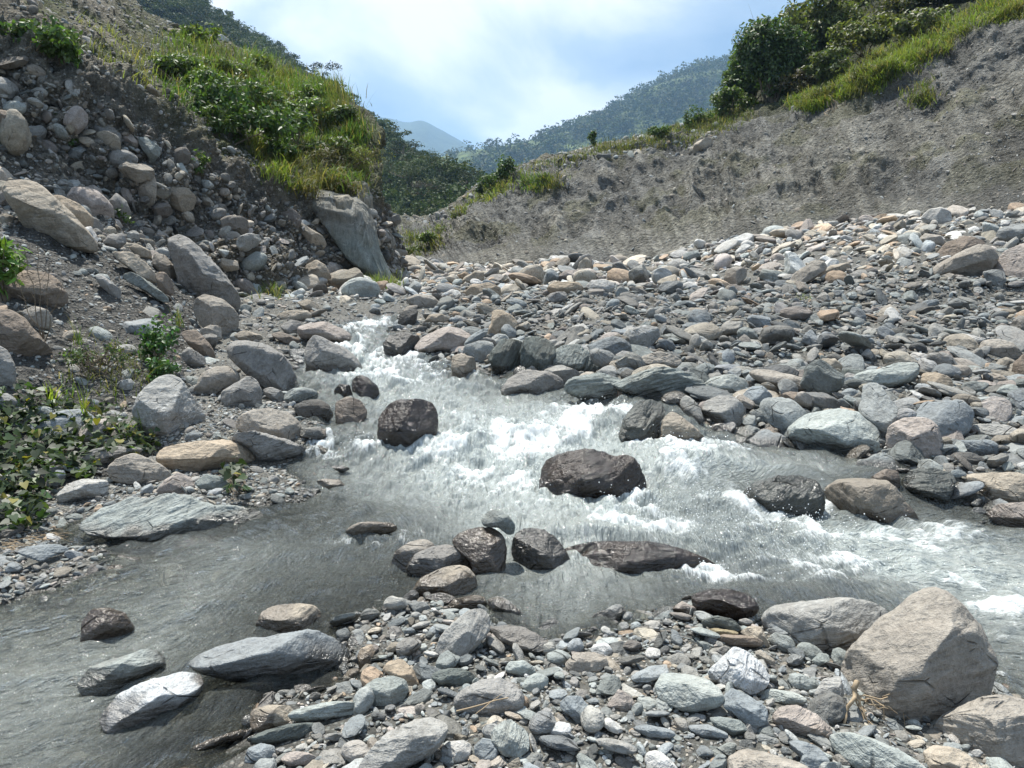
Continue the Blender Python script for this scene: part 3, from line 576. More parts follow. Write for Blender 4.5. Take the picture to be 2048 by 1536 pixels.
D|outcrop|gg|n6 s.9 t.7 o1.1|paler slanting bedrock slab at the right end of the green bedrock|1540,520 1600,485 1680,480 1750,520 1820,600 1750,645 1620,650 1550,620
D|boulder|grey|n5 w.2 t.8|brown grey notched boulder in front of the jagged green bedrock|1285,710 1330,650 1420,610 1530,620 1600,660 1610,700 1560,745 1450,750 1350,745
D|rock|tan|n4 w.3 b.3 t.9|tan rounded cube rock at the water, left of jagged bedrock|1030,600 1035,540 1090,530 1150,550 1160,610 1120,645 1040,650
D|boulder|pink|n5 t.6 l.3|wide pinkish grey tabular boulder right of the upper cascade|840,500 900,440 1000,395 1080,390 1130,420 1150,480 1100,530 1000,545 870,540
D|rock|dark|w.6 n6 s.9 t.8|black flaky wet rock at the right edge of the upper cascade|680,480 700,440 780,420 870,440 850,490 830,530 760,545 690,510
D|boulder|rust|n7 b.5 t.8|orange brown upright craggy rock behind the jagged bedrock|1215,460 1225,400 1240,360 1235,310 1290,305 1340,330 1370,370 1330,410 1290,450 1260,480
D|rock|dark|n6 t.8|dark block at the right shoulder of the cascade head|755,370 770,320 830,300 860,310 850,370 800,395
D|rock|tan|n4 t.7|low tan rock just right of the dark block at cascade head|890,370 920,330 980,325 1020,350 960,385
D|boulder|tg|n4 t.7|grey brown flat boulder above the cascade head|800,250 850,225 930,230 975,270 960,300 880,300 820,280
D|boulder|tan|n3 t.7|elongated cream boulder tilted upward at the left end of the far stones|1065,180 1100,140 1160,105 1200,110 1200,150 1150,190 1090,195
D|boulder|rust|n3 t.7|orange tan boulder just below the elongated cream boulder|1095,220 1140,180 1220,165 1280,190 1285,230 1200,250 1120,240
D|boulder|pink|t.7|smooth pinkish boulder on the far stone band, beside blue one|1570,140 1620,100 1690,100 1720,130 1680,160 1600,160
D|boulder|rust|n5 b.5 t.7|wide orange blotched boulder at the front of the far stone band|1520,200 1560,160 1680,165 1710,200 1650,235 1560,225
D|boulder|pale|n4 t.7|pale grey twisted boulder right of the orange blotched one|1720,190 1750,155 1820,150 1870,185 1840,220 1780,210 1740,205
E|boulder|tg|n2 t.8 s.1|big smooth grey saddle shaped boulder at right on the far stones|1555,380 1590,340 1680,290 1760,250 1830,225 1890,245 1920,300 1880,350 1820,395 1700,415 1590,415
E|boulder|pink|n4 v.2 t.8|massive pinkish boulder at the right edge beside the saddle shaped one|1855,400 1880,340 1950,260 2048,220 2200,200 2250,300 2200,420 2000,430 1900,420
E|boulder|pale|n3 t.8|pale rounded boulder at the top of the right rock pile|1520,90 1560,50 1620,35 1670,60 1680,100 1620,130 1550,130
E|boulder|brown|n7 t.8|brown craggy boulder behind the big saddle shaped boulder|1590,280 1650,220 1740,185 1830,200 1850,230 1780,260 1700,290 1640,310
E|boulder|tg|n3 t.8|grey tan egg shaped boulder low in the middle of the rock pile|510,410 520,360 570,340 630,350 630,390 580,440 530,455
E|boulder|tg|n4 t.7 v.2|speckled whitish brown boulder leaning right in the rock pile|830,420 870,370 960,310 1020,310 1040,350 960,400 880,430 840,450
E|boulder|tan|n4 t.6|slim brown boulder leaning beside the speckled one|990,380 1060,335 1150,320 1160,345 1080,390 1010,400
E|boulder|tg|n4 t.8|rounded grey brown boulder left of the craggy brown boulder|1500,210 1540,170 1620,180 1650,220 1580,245 1510,240
E|boulder|pg|v.9 n5 t.8|white marbled grey boulder behind the layered ledge|-30,740 0,690 30,660 100,640 180,650 185,700 120,750 20,765
E|boulder|tg|n4 s.2 t.8|grey rounded boulder with a split right side at the right bar|1810,770 1840,720 1920,710 1990,730 2040,790 2000,815 1880,805
E|boulder|brown|n4 t.8|dark brown boulder cut by the right edge above the shore slabs|1975,900 1990,830 2048,790 2150,800 2150,930 2040,935
E|rock|gg|n7 t.8|sharp green pyramid rock above the big green wedge boulder|1180,1060 1240,1010 1290,995 1340,1040 1335,1080 1250,1090
E|rock|pg|n4 s.3 t.7|pale grey bar shaped rock at the right, above the shore slabs|1755,1180 1800,1145 1960,1150 2030,1180 2020,1220 1900,1225 1790,1210
E|flat_stone|bg|n4 s.4 t.6|grey blue slab beside the pinkish square shouldered boulder|1650,1260 1720,1230 1880,1225 1925,1260 1910,1310 1780,1305 1680,1295
E|rock|dark|s.3 t.6|dark oval low rock on wet gravel below the grey blue slab|1650,1330 1700,1290 1780,1290 1850,1330 1800,1355 1700,1355
E|rock|dgreen|s.5 t.8|dark green upright rock touching the pinkish boulder's right side|1580,1160 1590,1110 1640,1110 1680,1160 1650,1210 1600,1200
E|rock|brown|w.3 n4 t.8|brown low rock at the waterline left of the green wedge|690,1180 760,1160 820,1210 800,1240 720,1225
E|rock|brown|n5 t.8|reddish brown rock standing under the torpedo stone's middle|790,1000 850,980 920,985 930,1020 870,1060 800,1065
A|boulder|grey|n3 t.8 k|rounded grey boulder in the left cliff, first of three in a row|545,740 600,705 660,740 715,790 710,850 680,870 600,810
A|boulder|pink|n4 t.8 k|pinkish boulder in the left cliff, middle of three in a row|710,800 760,775 810,830 810,865 760,860
A|boulder|gg|n4 t.9 k|blue green blocky boulder in the left cliff, last of three in a row|805,800 860,800 930,850 940,900 890,960 870,910 830,860
A|boulder|tan|n5 b.3 t.8 k|broken tan rock sticking from left cliff below the grey slab|460,800 520,800 580,840 590,880 540,880 480,830
A|boulder|tan|n4 t.7 k b.2|big buff boulder set in the middle of the left cliff|920,1080 1000,1070 1100,1100 1150,1160 1140,1240 1060,1240 960,1180
A|boulder|tg|n3 t.7 k|tall curved grey boulder in the cliff left of the big buff one|800,1080 870,1010 910,1040 920,1110 900,1200 860,1210 810,1150
A|flat_stone|pg|t.6 k|smooth pale slab jutting from the dark scree of the left cliff|410,580 470,640 510,720 480,720 430,640
A|boulder|brown|n3 t.8 k|brown boulder in the cliff at the left edge|-20,640 50,650 110,740 120,790 80,800 0,740
A|boulder|rust|n3 t.7 k b.2|orange tan boulder resting on the broad pale boulder's upper side|310,1140 380,1150 480,1200 550,1270 550,1320 500,1350 440,1290 360,1220
A|boulder|grey|n4 t.8 k|dark grey boulder stacked above the small grey shelf rock|630,1180 680,1130 740,1180 770,1250 740,1300 680,1270 640,1230
A|boulder|pink|n3 t.7 k|slim pinkish boulder at the cliff foot beside the dark grey one|700,1090 760,1110 800,1190 790,1210 730,1170
A|rock|tg|n3 t.8 k|small round rock between orange boulder and dark grey boulder|600,1240 630,1215 670,1235 670,1280 630,1290 605,1270
C|rock|grey|n3 t.8 k|grey shelf rock at the head of the left gravel shelf|600,250 640,200 730,205 740,250 690,295 620,280
C|rock|tan|n3 t.7 k|brown flat rock right of the grey shelf rock|740,290 800,255 880,300 890,345 820,345
C|boulder|tan|n4 t.7 k|tan boulder sloping down beside the left gravel shelf|660,300 780,310 860,370 920,440 920,500 860,490 800,420 700,350
C|boulder|tg|n3 t.8 k|rounded tan rock beside the longest boulder's upper end|890,370 900,310 960,320 1030,400 1040,460 1000,470 920,410
C|rock|grey|t.7 k|pointed grey rock standing in the middle of the left gravel shelf|560,450 600,440 700,520 710,580 650,560 590,500
C|flat_stone|gg|n5 s.8 t.6 k o.7|tilted greenish layered slab along the right of the gravel shelf|720,430 780,420 880,490 960,560 990,600 930,600 840,530 740,470
C|boulder|brown|n3 t.8 k|brownish boulder below the rounded tan rock of the left bank|910,430 960,420 1010,470 1020,540 970,590 930,530
C|boulder|tan|n4 t.8 k|cream boulder at the right foot of the left cliff|1770,440 1790,380 1850,350 1900,380 1940,460 1880,475 1800,475
C|boulder|tan|n3 t.7 k|cream elongated boulder high on the right of the left cliff|1745,130 1800,160 1880,210 1910,260 1880,295 1810,250 1760,190
C|boulder|tan|n4 t.8 k|tan grey boulder in the cliff foot right of the longest boulder|1270,350 1320,330 1390,360 1400,410 1320,420 1280,400
C|rock|tan|n3 t.7|long flat tan rock at the foot of the left cliff|1620,680 1680,645 1800,650 1825,680 1780,710 1660,700
C|boulder|tan|n4 t.8|round tan boulder behind the long flat rock at cliff foot|1740,600 1800,580 1860,610 1880,660 1820,660
C|rock|grey|n3 t.8|rounded grey rock in front of the long flat tan rock|1640,740 1700,700 1760,710 1765,760 1700,795
C|rock|tan|n3 t.7|flat tan rock lying right of the rounded pale top boulder|1370,790 1430,760 1530,790 1545,830 1470,835 1390,810
C|rock|brown|n3 t.7 w.3|flat brown rock pointing at the peaked grey boulder|1590,790 1640,770 1740,810 1780,845 1700,850
C|boulder|brown|n4 t.8 k|reddish brown boulder above the rounded tan one over the gap|1060,770 1150,760 1230,840 1260,900 1240,940 1180,900 1110,840
C|rock|tg|n6 t.8 k|flat faced tan grey rock left of the flat tan rock|1170,760 1230,730 1290,740 1300,810 1250,840 1190,800
C|boulder|grey|n3 t.8 k|grey boulder behind the leafy shrub at its right|1060,900 1100,860 1200,920 1205,960 1130,1000 1060,960
C|stone|pale|n5 t.8 k|pale speckled stone in the dark gravel under the leafy shrub|675,1090 700,1055 760,1045 795,1075 780,1110 710,1125
A|boulder|white|n5 t.8 k x2|white grey boulder on the left skyline, lower of two|1250,240 1260,205 1300,200 1340,230 1320,270 1270,275
A|rock|white|n4 t.8 k x2|white grey boulder on the left skyline, perched upper of two|1325,205 1345,180 1375,190 1370,225 1330,228
A|boulder|tan|n3 t.8 k x1|pale tan boulder on the left skyline near the dark forest ridge|980,165 1040,170 1120,210 1120,240 1050,225 990,190
A|boulder|tan|n3 t.7 k|pale tan rock lying on the upper left scree above the bush|850,500 880,490 930,535 935,560 890,555 860,535
R|boulder|tg|n3 t.8 k|lone boulder with a grassy top on the right skyline|200,665 205,640 230,610 280,600 310,630 290,660 240,672
R|flat_stone|tan|n4 t.8 k|pair like split tan rock jutting from the right slope's lip|350,790 360,740 430,700 455,720 440,750 400,785
R|rock|tan|n3 t.8 k|cream flat boulder capping the upper edge of the right rock pile|600,1045... 
P|boulder|tan|t.5 n1 e z-.022|blurred tan boulder top filling the bottom left corner edge|-260,1640 -100,1545 40,1530 200,1529 400,1532 560,1540 660,1570 500,1650 100,1670
'''
ROCKS = [l for l in ROCKS.strip().split('\n') if '...' not in l]

ICO = {}
for k in range(1, 8):
    bm = bmesh.new(); bmesh.ops.create_icosphere(bm, subdivisions=k, radius=1); bm.verts.ensure_lookup_table()
    ICO[k] = (np.array([v.co for v in bm.verts], float), np.array([[v.index for v in f.verts] for f in bm.faces], np.int32)); bm.free()

def rot_axis(ax, a):
    ax = ax / np.linalg.norm(ax); K = np.array([[0, -ax[2], ax[1]], [ax[2], 0, -ax[0]], [-ax[1], ax[0], 0]])
    return np.eye(3) + math.sin(a) * K + (1 - math.cos(a)) * (K @ K)

HEROES = []          # (centre, radius) for spacing
FOOT = []            # stream rocks for foam
def opts_of(s):
    o = {}
    for t in s.split():
        o[t[0]] = float(t[1:]) if len(t) > 1 else 1.0
    return o
def hero(line, idx):
    reg, name, colk, os_, label, ps = line.split('|')
    o = opts_of(os_); ox, oy, sc = REG[reg]; rng = np.random.RandomState(1000 + idx)
    P = np.array([[float(a) for a in p.split(',')] for p in ps.split()]); P = P / sc + np.array([ox, oy])
    u0, u1, v0, v1 = P[:, 0].min(), P[:, 0].max(), P[:, 1].min(), P[:, 1].max()
    cu, cv_ = (u0 + u1) / 2, (v0 + v1) / 2; wpx, hpx = u1 - u0, v1 - v0
    k = 'k' in o; lay0 = o.get('l', 0.0)
    which = 'LR' if k else 'GLR'
    hb = hit(cu, cv_ if k else min(v1 - .10 * hpx, 1620), which) or hit(cu, cv_)
    if hb is not None and not k:
        pw_ = onS(cu, min(v1 - .10 * hpx, 1620))
        if csd(pw_[:1], pw_[1:2])[0] < .03: hb = (pw_, np.array([0, 0, 1.]), 'W', 0)
    if hb is None: log('no hit', label); return
    ext_ = 0.0 if ('e' in o or k) else (.38 if hb[2] == 'W' and lay0 < .3 else .16 if lay0 < .3 else 0.0)
    if ext_ > 0:
        kz = v0 + .55 * hpx; P[:, 1] = np.where(P[:, 1] > kz, P[:, 1] + (P[:, 1] - kz) / (.45 * hpx) * ext_ * hpx, P[:, 1])
        v1 = P[:, 1].max(); hpx = v1 - v0; cv_ = (v0 + v1) / 2
    depth = (hb[0] - EYE) @ FW
    hw, hh = wpx / FPX * depth / 2, hpx / FPX * depth / 2
    Tk = o.get('t', .8) * (0.55 * math.sqrt(hw * hh) + 0.45 * min(hw, hh)) 
    lay = o.get('l', 0.0)
    if k:
        h2 = hit(cu, v1 - .12 * hpx, 'GLR')
        if h2 is not None: depth = min(depth, (h2[0] - EYE) @ FW + .55 * Tk)
    if lay > 0: Tk = o.get('t', .5) * min(hw, hh / max(math.sin(math.atan2(EYE[2] - hb[0][2], hb[0][1])), .25)) 
    dvec = nrm(ray(cu, cv_))
    zc = depth + (0.05 * Tk if k else 0.55 * Tk * (1 - lay)) + o.get('x', 0)
    C = EYE + ray(cu, cv_) * zc
    n = -dvec; dip = math.asin(n[2]); n = rot_axis(np.array([-1.0, 0, 0]), (math.pi / 2 - dip) * lay * -1) @ n if lay else n
    if lay and n[2] < -dvec[2]: n = rot_axis(np.array([-1.0, 0, 0]), 2 * (math.pi / 2 - dip) * lay) @ n
    e1 = nrm(np.cross(np.array([0, 0, 1.0]), n)); e2 = np.cross(n, e1)
    # outline in the body's own plane
    ab = []
    for u, v in P:
        d = ray(u, v); t = ((C - EYE) @ n) / (d @ n); q = EYE + d * t - C; ab.append((q @ e1, q @ e2))
    ab = np.array(ab); c0 = (ab.min(0) + ab.max(0)) / 2; ab -= c0; C = C + e1 * c0[0] + e2 * c0[1]
    M = 360; th = np.linspace(-math.pi, math.pi, M, endpoint=False); R = np.zeros(M)
    for i in range(len(ab)):
        a = ab[i]; bb = ab[(i + 1) % len(ab)]; ed = bb - a
        cs, sn = np.cos(th), np.sin(th); den = cs * ed[1] - sn * ed[0]
        den = np.where(np.abs(den) < 1e-9, 1e-9, den)
        rr = (a[0] * ed[1] - a[1] * ed[0]) / den; ss = (a[0] * sn - a[1] * cs) / den
        ok = (rr > 0) & (ss >= -1e-6) & (ss <= 1 + 1e-6); R = np.where(ok, np.maximum(R, rr), R)
    R = np.where(R <= 0, R[R > 0].mean() if (R > 0).any() else .1, R)
    kk = np.array([1, 2, 3, 2, 1.]) / 9; R = sum(kk[j] * np.roll(R, (j - 2) * 4) for j in range(5))
    big = max(wpx, hpx); sub = 6 if big > 95 else 5 if big > 36 else 4
    D, F = ICO[sub]; D = D @ rot_axis(rng.randn(3), rng.rand() * 3).T
    rho = np.sqrt(D[:, 0] ** 2 + D[:, 1] ** 2); ang = np.arctan2(D[:, 1], D[:, 0])
    Ri = np.interp(ang, np.append(th, math.pi), np.append(R, R[0]))
    q = np.stack([Ri * rho ** .74 * np.cos(ang), Ri * rho ** .74 * np.sin(ang), D[:, 2] * Tk * (.9 + .1 * np.abs(D[:, 2]))], -1)
    ext = np.array([Ri.mean(), Ri.mean(), Tk]); ext = np.array([max(ab[:, 0].max(), .01), max(ab[:, 1].max(), .01), Tk])
    # chiselled planes (front, top and flanks)
    qn = q / ext
    for _ in range(int(o.get('n', 2)) + 3):
        m = rng.randn(3); m[2] = abs(m[2]) * (1 if rng.rand() < .8 else -1)
        m = nrm(m); 
        if abs(m[2]) < .6: m[2] = .8; m = nrm(m)
        s = (qn @ m).max(); dd = s * rng.uniform(.70, .86); ov = np.maximum(qn @ m - dd, 0)
        qn = qn - (ov - .12 * ov)[:, None] * m
    q = qn * ext
    size = (ext[0] * ext[1] * ext[2]) ** (1 / 3); off = rng.rand(3) * 50
    Rw = np.stack([e1, e2, n], 0)
    pw = q @ Rw
    ow = o.get('o', 0.0); Q = rot_axis(np.array([0, 1.0, 0]), ow) @ rot_axis(np.array([1.0, 0, 0]), rng.uniform(-.5, .5))
    rc = pw @ Q.T / 1.0
    rcn = rc / size
    nv = nrm(q / ext ** 2) @ Rw
    st = o.get('s', .1)
    disp = .075 * fbm(rcn * .9 + off, 3, 41) + .035 * ridg(rcn * 2.1 + off, 4, 42) * (1 + .4 * min(o.get('n', 2), 8) / 8) + .016 * fbm(rcn * 7 + off, 3, 43)
    lay_f = rcn * np.array([.9, .9, 6.5]) + off
    disp = disp + st * .075 * ridg(lay_f, 3, 44)
    # a few deep cracks
    ck = np.abs(fbm(rcn * np.array([1.2, 1.2, 2.0]) + off + 9, 2, 45)); disp = disp - .03 * np.clip(1 - ck / .035, 0, 1)
    pw = pw + nv * (disp * size)[:, None]
    V = pw + C
    # one affine correction so that the built outline keeps the surveyed size
    for _ in range(2):
        U_, V_, f_ = proj(V)
        su = (u1 - u0) / (U_.max() - U_.min()); sv = (v1 - v0) / (V_.max() - V_.min())
        loc = V - C; a_, b_, c_ = loc @ e1, loc @ e2, loc @ n
        V = C + np.outer(a_ * su, e1) + np.outer(b_ * (sv if lay < .5 else 1 + (sv - 1) * .6), e2) + np.outer(c_, n)
        U_, V_, f_ = proj(V); sh = RT * ((cu - (U_.max() + U_.min()) / 2) / FPX) + UP * (((V_.max() + V_.min()) / 2 - cv_) / FPX)
        V = V + sh * zc; C = C + sh * zc
    V[:, 2] += o.get('z', 0)
    base = np.array([C[0], C[1], V[:, 2].min()])
    # damp
    wet = np.full(len(V), o.get('w', 0.0))
    sdv = csd(V[:, 0], V[:, 1]); wl = S(V[:, 0], V[:, 1])
    near = (sdv < .12); hgt = V[:, 2] - wl
    band = np.clip(1 - (hgt - .035 - .03 * vn(V * 14, 3)) / .04, 0, 1) * near
    wet = np.maximum(wet * (.75 + .25 * np.clip(fbm(V * 6, 2, 4) * 3 + .6, 0, 1)) if o.get('w', 0) > .8 else wet, band * (1 if not k else 0))
    tint = np.tile(np.array(COL[colk]) * rng.uniform(.78, .95), (len(V), 1))
    under = np.clip(.5 - 1.2 * nv[:, 2], 0, 1) * 0
    ob = mesh_obj(name, V, F, M_ROCK, attrs={'tint': tint, 'wet': wet, 'rc': rc + off, 'sty': np.tile([o.get('v', .0), o.get('s', .15), o.get('b', .12)], (len(V), 1))}, loc=base)
    zone = 'rocks set in the left bank' if k and cu < 900 else 'rocks on the right slope' if k else None
    if zone is None:
        inw = csd(np.array([C[0]]), np.array([C[1]]))[0] < .05
        zone = 'rocks standing in the stream' if inw else 'stones on the near gravel bar' if C[1] < 3.9 and C[0] > -.9 else 'rocks on the left shore' if C[0] < 0 and C[1] < 9 else 'boulders on the far stone bank' if C[1] > 11 else 'rocks on the right bar'
    tag(ob, label, name.replace('_', ' '), zone)
    HEROES.append((C, max(hw, min(hh, hw)) * .9, V[:, 2].max()))
    if zone == 'rocks standing in the stream': FOOT.append((C[0], C[1], hw * .95, Tk))
    return ob
HOBJ = [hero(l, i) for i, l in enumerate(ROCKS)]
log('heroes', len(HEROES))
# ------------------------------------------------------------------ water
def water_material():
    b = NB('stream_water'); g = b('NewGeometry'); v = g.outputs['Position']; foam = b.attr('foam'); op = b.attr('opacity'); fl = b.attr('flow', 'Vector')
    n1 = b.noise(b.scalev(fl, (7, 5.5, 6)), 2.6, 4, .62, .8); n2 = b.noise(b.scalev(fl, (9, 7, 8)), 6.0, 3, .6, .5); n3 = b.noise(v, 120, 2, .6)
    n4 = b.noise(v, 34, 5, .7, .3)
    n5 = b.noise(b.scalev(fl, (13, 22, 22)), 1.0, 5, .70, 1.0); n6 = b.noise(b.scalev(fl, (34, 60, 60)), 1.0, 3, .7, .6)
    fz = b.math('ADD', foam, b.math('ADD', b.mapr(n5, .3, .7, -.26, .26), b.mapr(n6, .3, .7, -.22, .22))); fz = b.math('ADD', fz, b.mapr(n4, .3, .7, -.12, .12))
    fm = b.math('MULTIPLY', b.mapr(fz, .52, 1.20, 0, 1, False), .97)
    milk = b.attr('milk'); base = b.mix(milk, b.mix(b.mapr(n1, .3, .7), (.225, .245, .23), (.34, .365, .348)), b.mix(b.mapr(n5, .3, .7), (.27, .302, .288), (.41, .442, .43)))
    pw = b.bsdf(base, .07, None, .5); h = b.math('ADD', b.math('MULTIPLY', n1, 1.0), b.math('MULTIPLY', n2, .55)); h = b.math('ADD', h, b.math('MULTIPLY', n3, .02))
    n7 = b.noise(b.scalev(fl, (6, 24, 24)), 1.0, 4, .6, 1.1); n8 = b.noise(b.scalev(fl, (13, 44, 44)), 1.0, 2, .6, .8)
    nn = b.bump(h, .5, .03); nn = b.bump(b.math('ADD', n7, b.math('MULTIPLY', n8, .45)), 1.0, .035, nn); b.l.new(nn, pw.inputs['Normal'])
    tr = b('BsdfTransparent'); tr.inputs[0].default_value = (.78, .80, .74, 1)
    gl = b('BsdfGlossy'); gl.inputs['Roughness'].default_value = .05; b.l.new(nn, gl.inputs['Normal'])
    fr = b('Fresnel'); fr.inputs[0].default_value = 1.33; b.l.new(nn, fr.inputs['Normal'])
    clear = b('MixShader'); b.l.new(fr.outputs[0], clear.inputs[0]); b.l.new(tr.outputs[0], clear.inputs[1]); b.l.new(gl.outputs[0], clear.inputs[2])
    m1 = b('MixShader'); b.l.new(op, m1.inputs[0]); b.l.new(clear.outputs[0], m1.inputs[1]); b.l.new(pw.outputs[0], m1.inputs[2])
    pf = b.bsdf((.70, .73, .73, 1), .55, b.bump(b.math('ADD', n5, b.math('MULTIPLY', n6, .5)), .6, .02), .3)
    m2 = b('MixShader'); b.l.new(fm, m2.inputs[0]); b.l.new(m1.outputs[0], m2.inputs[1]); b.l.new(pf.outputs[0], m2.inputs[2])
    return b.done(m2.outputs[0])
M_WATER = water_material()
FLOW = [(-2.2,11,.2,-1),(-1.2,8.5,.25,-1),(-.4,7,.4,-.9),(0,6,.3,-1),(.3,5,.1,-1),(-.9,5,-.2,-1),(.9,4.4,.35,-.9),(1.6,4.3,.5,-.8),(2.8,4.8,-.5,-.8),(1.4,3.7,.85,-.5),(2.4,3.4,.95,-.35),
        (3.5,3.2,.95,-.3),(2.6,2.5,.8,-.6),(.4,3.9,-.1,-1),(-1,4,-.35,-.95),(-1.3,3.4,-.6,-.8),(-1.8,2.8,-.75,-.65),(-2.3,2.3,-.8,-.6),(0,3.2,-.8,-.5),(.8,3.1,.8,-.3),(-1.2,2,-.8,-.5),(-1.8,1.6,-.8,-.6)]
FL = np.array(FLOW, float)
def flow_dir(x, y):
    wx = 0; wy = 0; wt = 0
    for fx, fy, dx, dy in FL:
        k = 1 / (((x - fx) ** 2 + (y - fy) ** 2) + .05) ** 1.5; l = math.hypot(dx, dy); wx = wx + k * dx / l; wy = wy + k * dy / l
    l = np.sqrt(wx * wx + wy * wy) + 1e-9; return wx / l, wy / l
# white water: photo pixel centre, half sizes, slope, strength
FOAM = [(745,655,60,22,0,1),(715,690,60,20,0,.9),(735,715,80,18,0,.6),(860,712,70,16,0,.95),(800,750,150,20,.05,.72),(690,765,80,12,0,.5),(960,775,90,12,0,.35),(700,885,80,16,0,1),(650,905,60,10,0,.7),
        (920,845,40,30,.4,.4),(1110,850,150,28,-.08,1.1),(1205,830,70,26,0,.9),(1000,880,150,26,0,1),(1030,925,170,34,0,.75),(900,905,90,18,0,.5),(930,960,120,24,0,.45),(1055,960,40,40,0,.8),(1000,1000,140,16,0,.35),
        (1200,880,140,20,0,.8),(1350,905,90,22,0,.7),(1370,950,80,46,.2,.9),(1290,985,60,20,0,1),(1420,1010,130,22,0,1),(1180,1010,110,14,0,.6),(1500,1035,170,26,0,.95),(1330,1045,130,22,.1,.85),(1480,1080,170,30,.15,.8),
        (1680,1055,170,26,.05,.75),(1650,1110,230,26,.1,.7),(1900,1090,170,34,.1,.55),(1850,1150,220,24,.1,.7),(1440,1140,90,22,0,.95),(1560,1160,150,14,.1,.8),(1320,1120,90,16,0,.65),(1200,1120,60,12,0,.4),(1980,1215,120,16,.03,1),
        (1640,1010,40,14,.3,.75),(1450,890,60,16,.3,.7),(1480,930,60,10,0,.35),(1990,1260,90,24,0,.5),(2000,1350,70,40,0,.35),
        (700,1080,80,14,0,.30),(100,1215,120,16,0,.16),(150,1370,190,30,0,.16),(760,1090,90,14,0,.32),(830,1065,60,10,0,.4),(960,800,60,10,0,.3)]
WNR, WNC = 900, 900
wy_ = np.exp(np.linspace(math.log(1.15), math.log(14.5), WNR)); wt_ = np.linspace(-.98, .98, WNC)
WX = (wy_[:, None] + .25) * wt_[None, :]; WY = np.repeat(wy_[:, None], WNC, 1)
WSD = csd(WX, WY); keepv = WSD < .10
fidx = grid_faces(WNR, WNC); kf = keepv.ravel()[fidx].all(1)
P0 = np.stack([WX.ravel(), WY.ravel(), S(WX, WY).ravel()], -1); P0, WF, sdw = compact(P0, fidx[kf], WSD.ravel())
log('water verts', len(P0))
wx, wyv = P0[:, 0], P0[:, 1]
dx, dy = flow_dir(wx, wyv)
def lic(scale, seed, L_, n=6):
    acc = 0; tot = 0
    for k in range(-n, n + 1):
        wgt = 1 - abs(k) / (n + 1); px = wx + dx * L_ * k / n; py = wyv + dy * L_ * k / n
        acc = acc + wgt * vn(np.stack([px * scale, py * scale, px * 0 + seed], -1), seed); tot += wgt * wgt
    return acc / math.sqrt(tot)
s1 = lic(9, 61, .07); s2 = lic(24, 62, .03); s3 = lic(52, 63, .014, 3)
U_, V_, f_ = proj(P0)
foam = np.zeros(len(P0))
for cu, cv, ru, rv, slp, st in FOAM:
    du = (U_ - cu) / ru; dv = (V_ - cv - slp * (U_ - cu)) / rv
    r2 = du * du + dv * dv
    foam = 1 - (1 - foam) * (1 - min(st, .98) * np.exp(-r2 * .9))
ring = np.zeros(len(P0))
for hx, hy, r, tk in FOOT:
    d = np.sqrt((wx - hx) ** 2 + (wyv - hy) ** 2) - r
    ring = np.maximum(ring, np.exp(-(np.abs(d) / .05) ** 2))
foam = foam + .22 * ring * sm(foam / .4 - .1)
pat = lic(4.2, 81, .16); pat2 = lic(11, 83, .08); turb = np.clip(foam, 0, 1); foam = foam * np.clip(.80 + .30 * pat + .16 * pat2, .15, 1.25)
fv = .84 * foam + (.11 * s1 + .09 * s2 + .10 * s3) * sm(foam * 3.0)
sc_ = lic(10, 71, .22); amp = .0065 + .007 * turb + .002 * np.clip(wyv - 3, 0, 3)
near_l = (1 - sm((wx + 1.0) / 1.5)) ; amp = amp * (1 + .35 * near_l)
clm = 1 - sm(turb * 3); h = amp * (.8 * s1 + .55 * s2 * (1 - .6 * turb) * (1 - .55 * clm) + .25 * s3 * (1 - .8 * clm))
PP = np.stack([wx, wyv, wx * 0], -1)
h = h + .011 * sc_ * (1 - sm(turb * 2.5))
h = h + turb * (.024 * fbm(PP * 5, 3, 65) + .005 * ridg(PP * 22, 2, 66) * sm(turb * 2 - .4) + .003 * vn(PP * 85, 67)) + .003 * turb * s2 
h = h + .012 * fbm(PP * 2.2, 2, 68)
for cu, cv, ru, rv, hh_ in [(1190,1068,130,16,.05),(990,835,110,22,.05),(1360,915,110,18,.05),(1200,835,60,16,.03),(1650,1180,150,24,.05),(780,1075,70,14,.03),(700,1150,90,14,.02),(1500,1010,90,16,.03)]:
    h = h + hh_ * np.exp(-((U_ - cu) / ru) ** 2 - ((V_ - cv) / rv) ** 2)
Wz = S(wx, wyv) + h - .005
P1 = np.stack([wx, wyv, Wz], -1)
depth = np.where(sdw < 0, 0.03 + np.minimum(-sdw, 1) * .30, 0)
leftq = 1 - sm((wx + .75) / .9); frontq = sm((4.6 - wyv) / .8)
clearq = np.clip(leftq * frontq + .55 * sm((3.15 - wyv) / .5) * (1 - sm((wx - 1.0) / .6)) + .35 * sm((wx - 1.4) / .5) * sm((wyv - 4.5) / .3), 0, 1)
opac = np.clip(.18 + depth * 3.2, 0, .97) * (1 - clearq) + clearq * np.clip(.06 + depth * 1.7, 0, .48)
along = wx * dx + wyv * dy
fa = np.stack([wx * .35 + .65 * wx, wyv, wx * 0], -1)
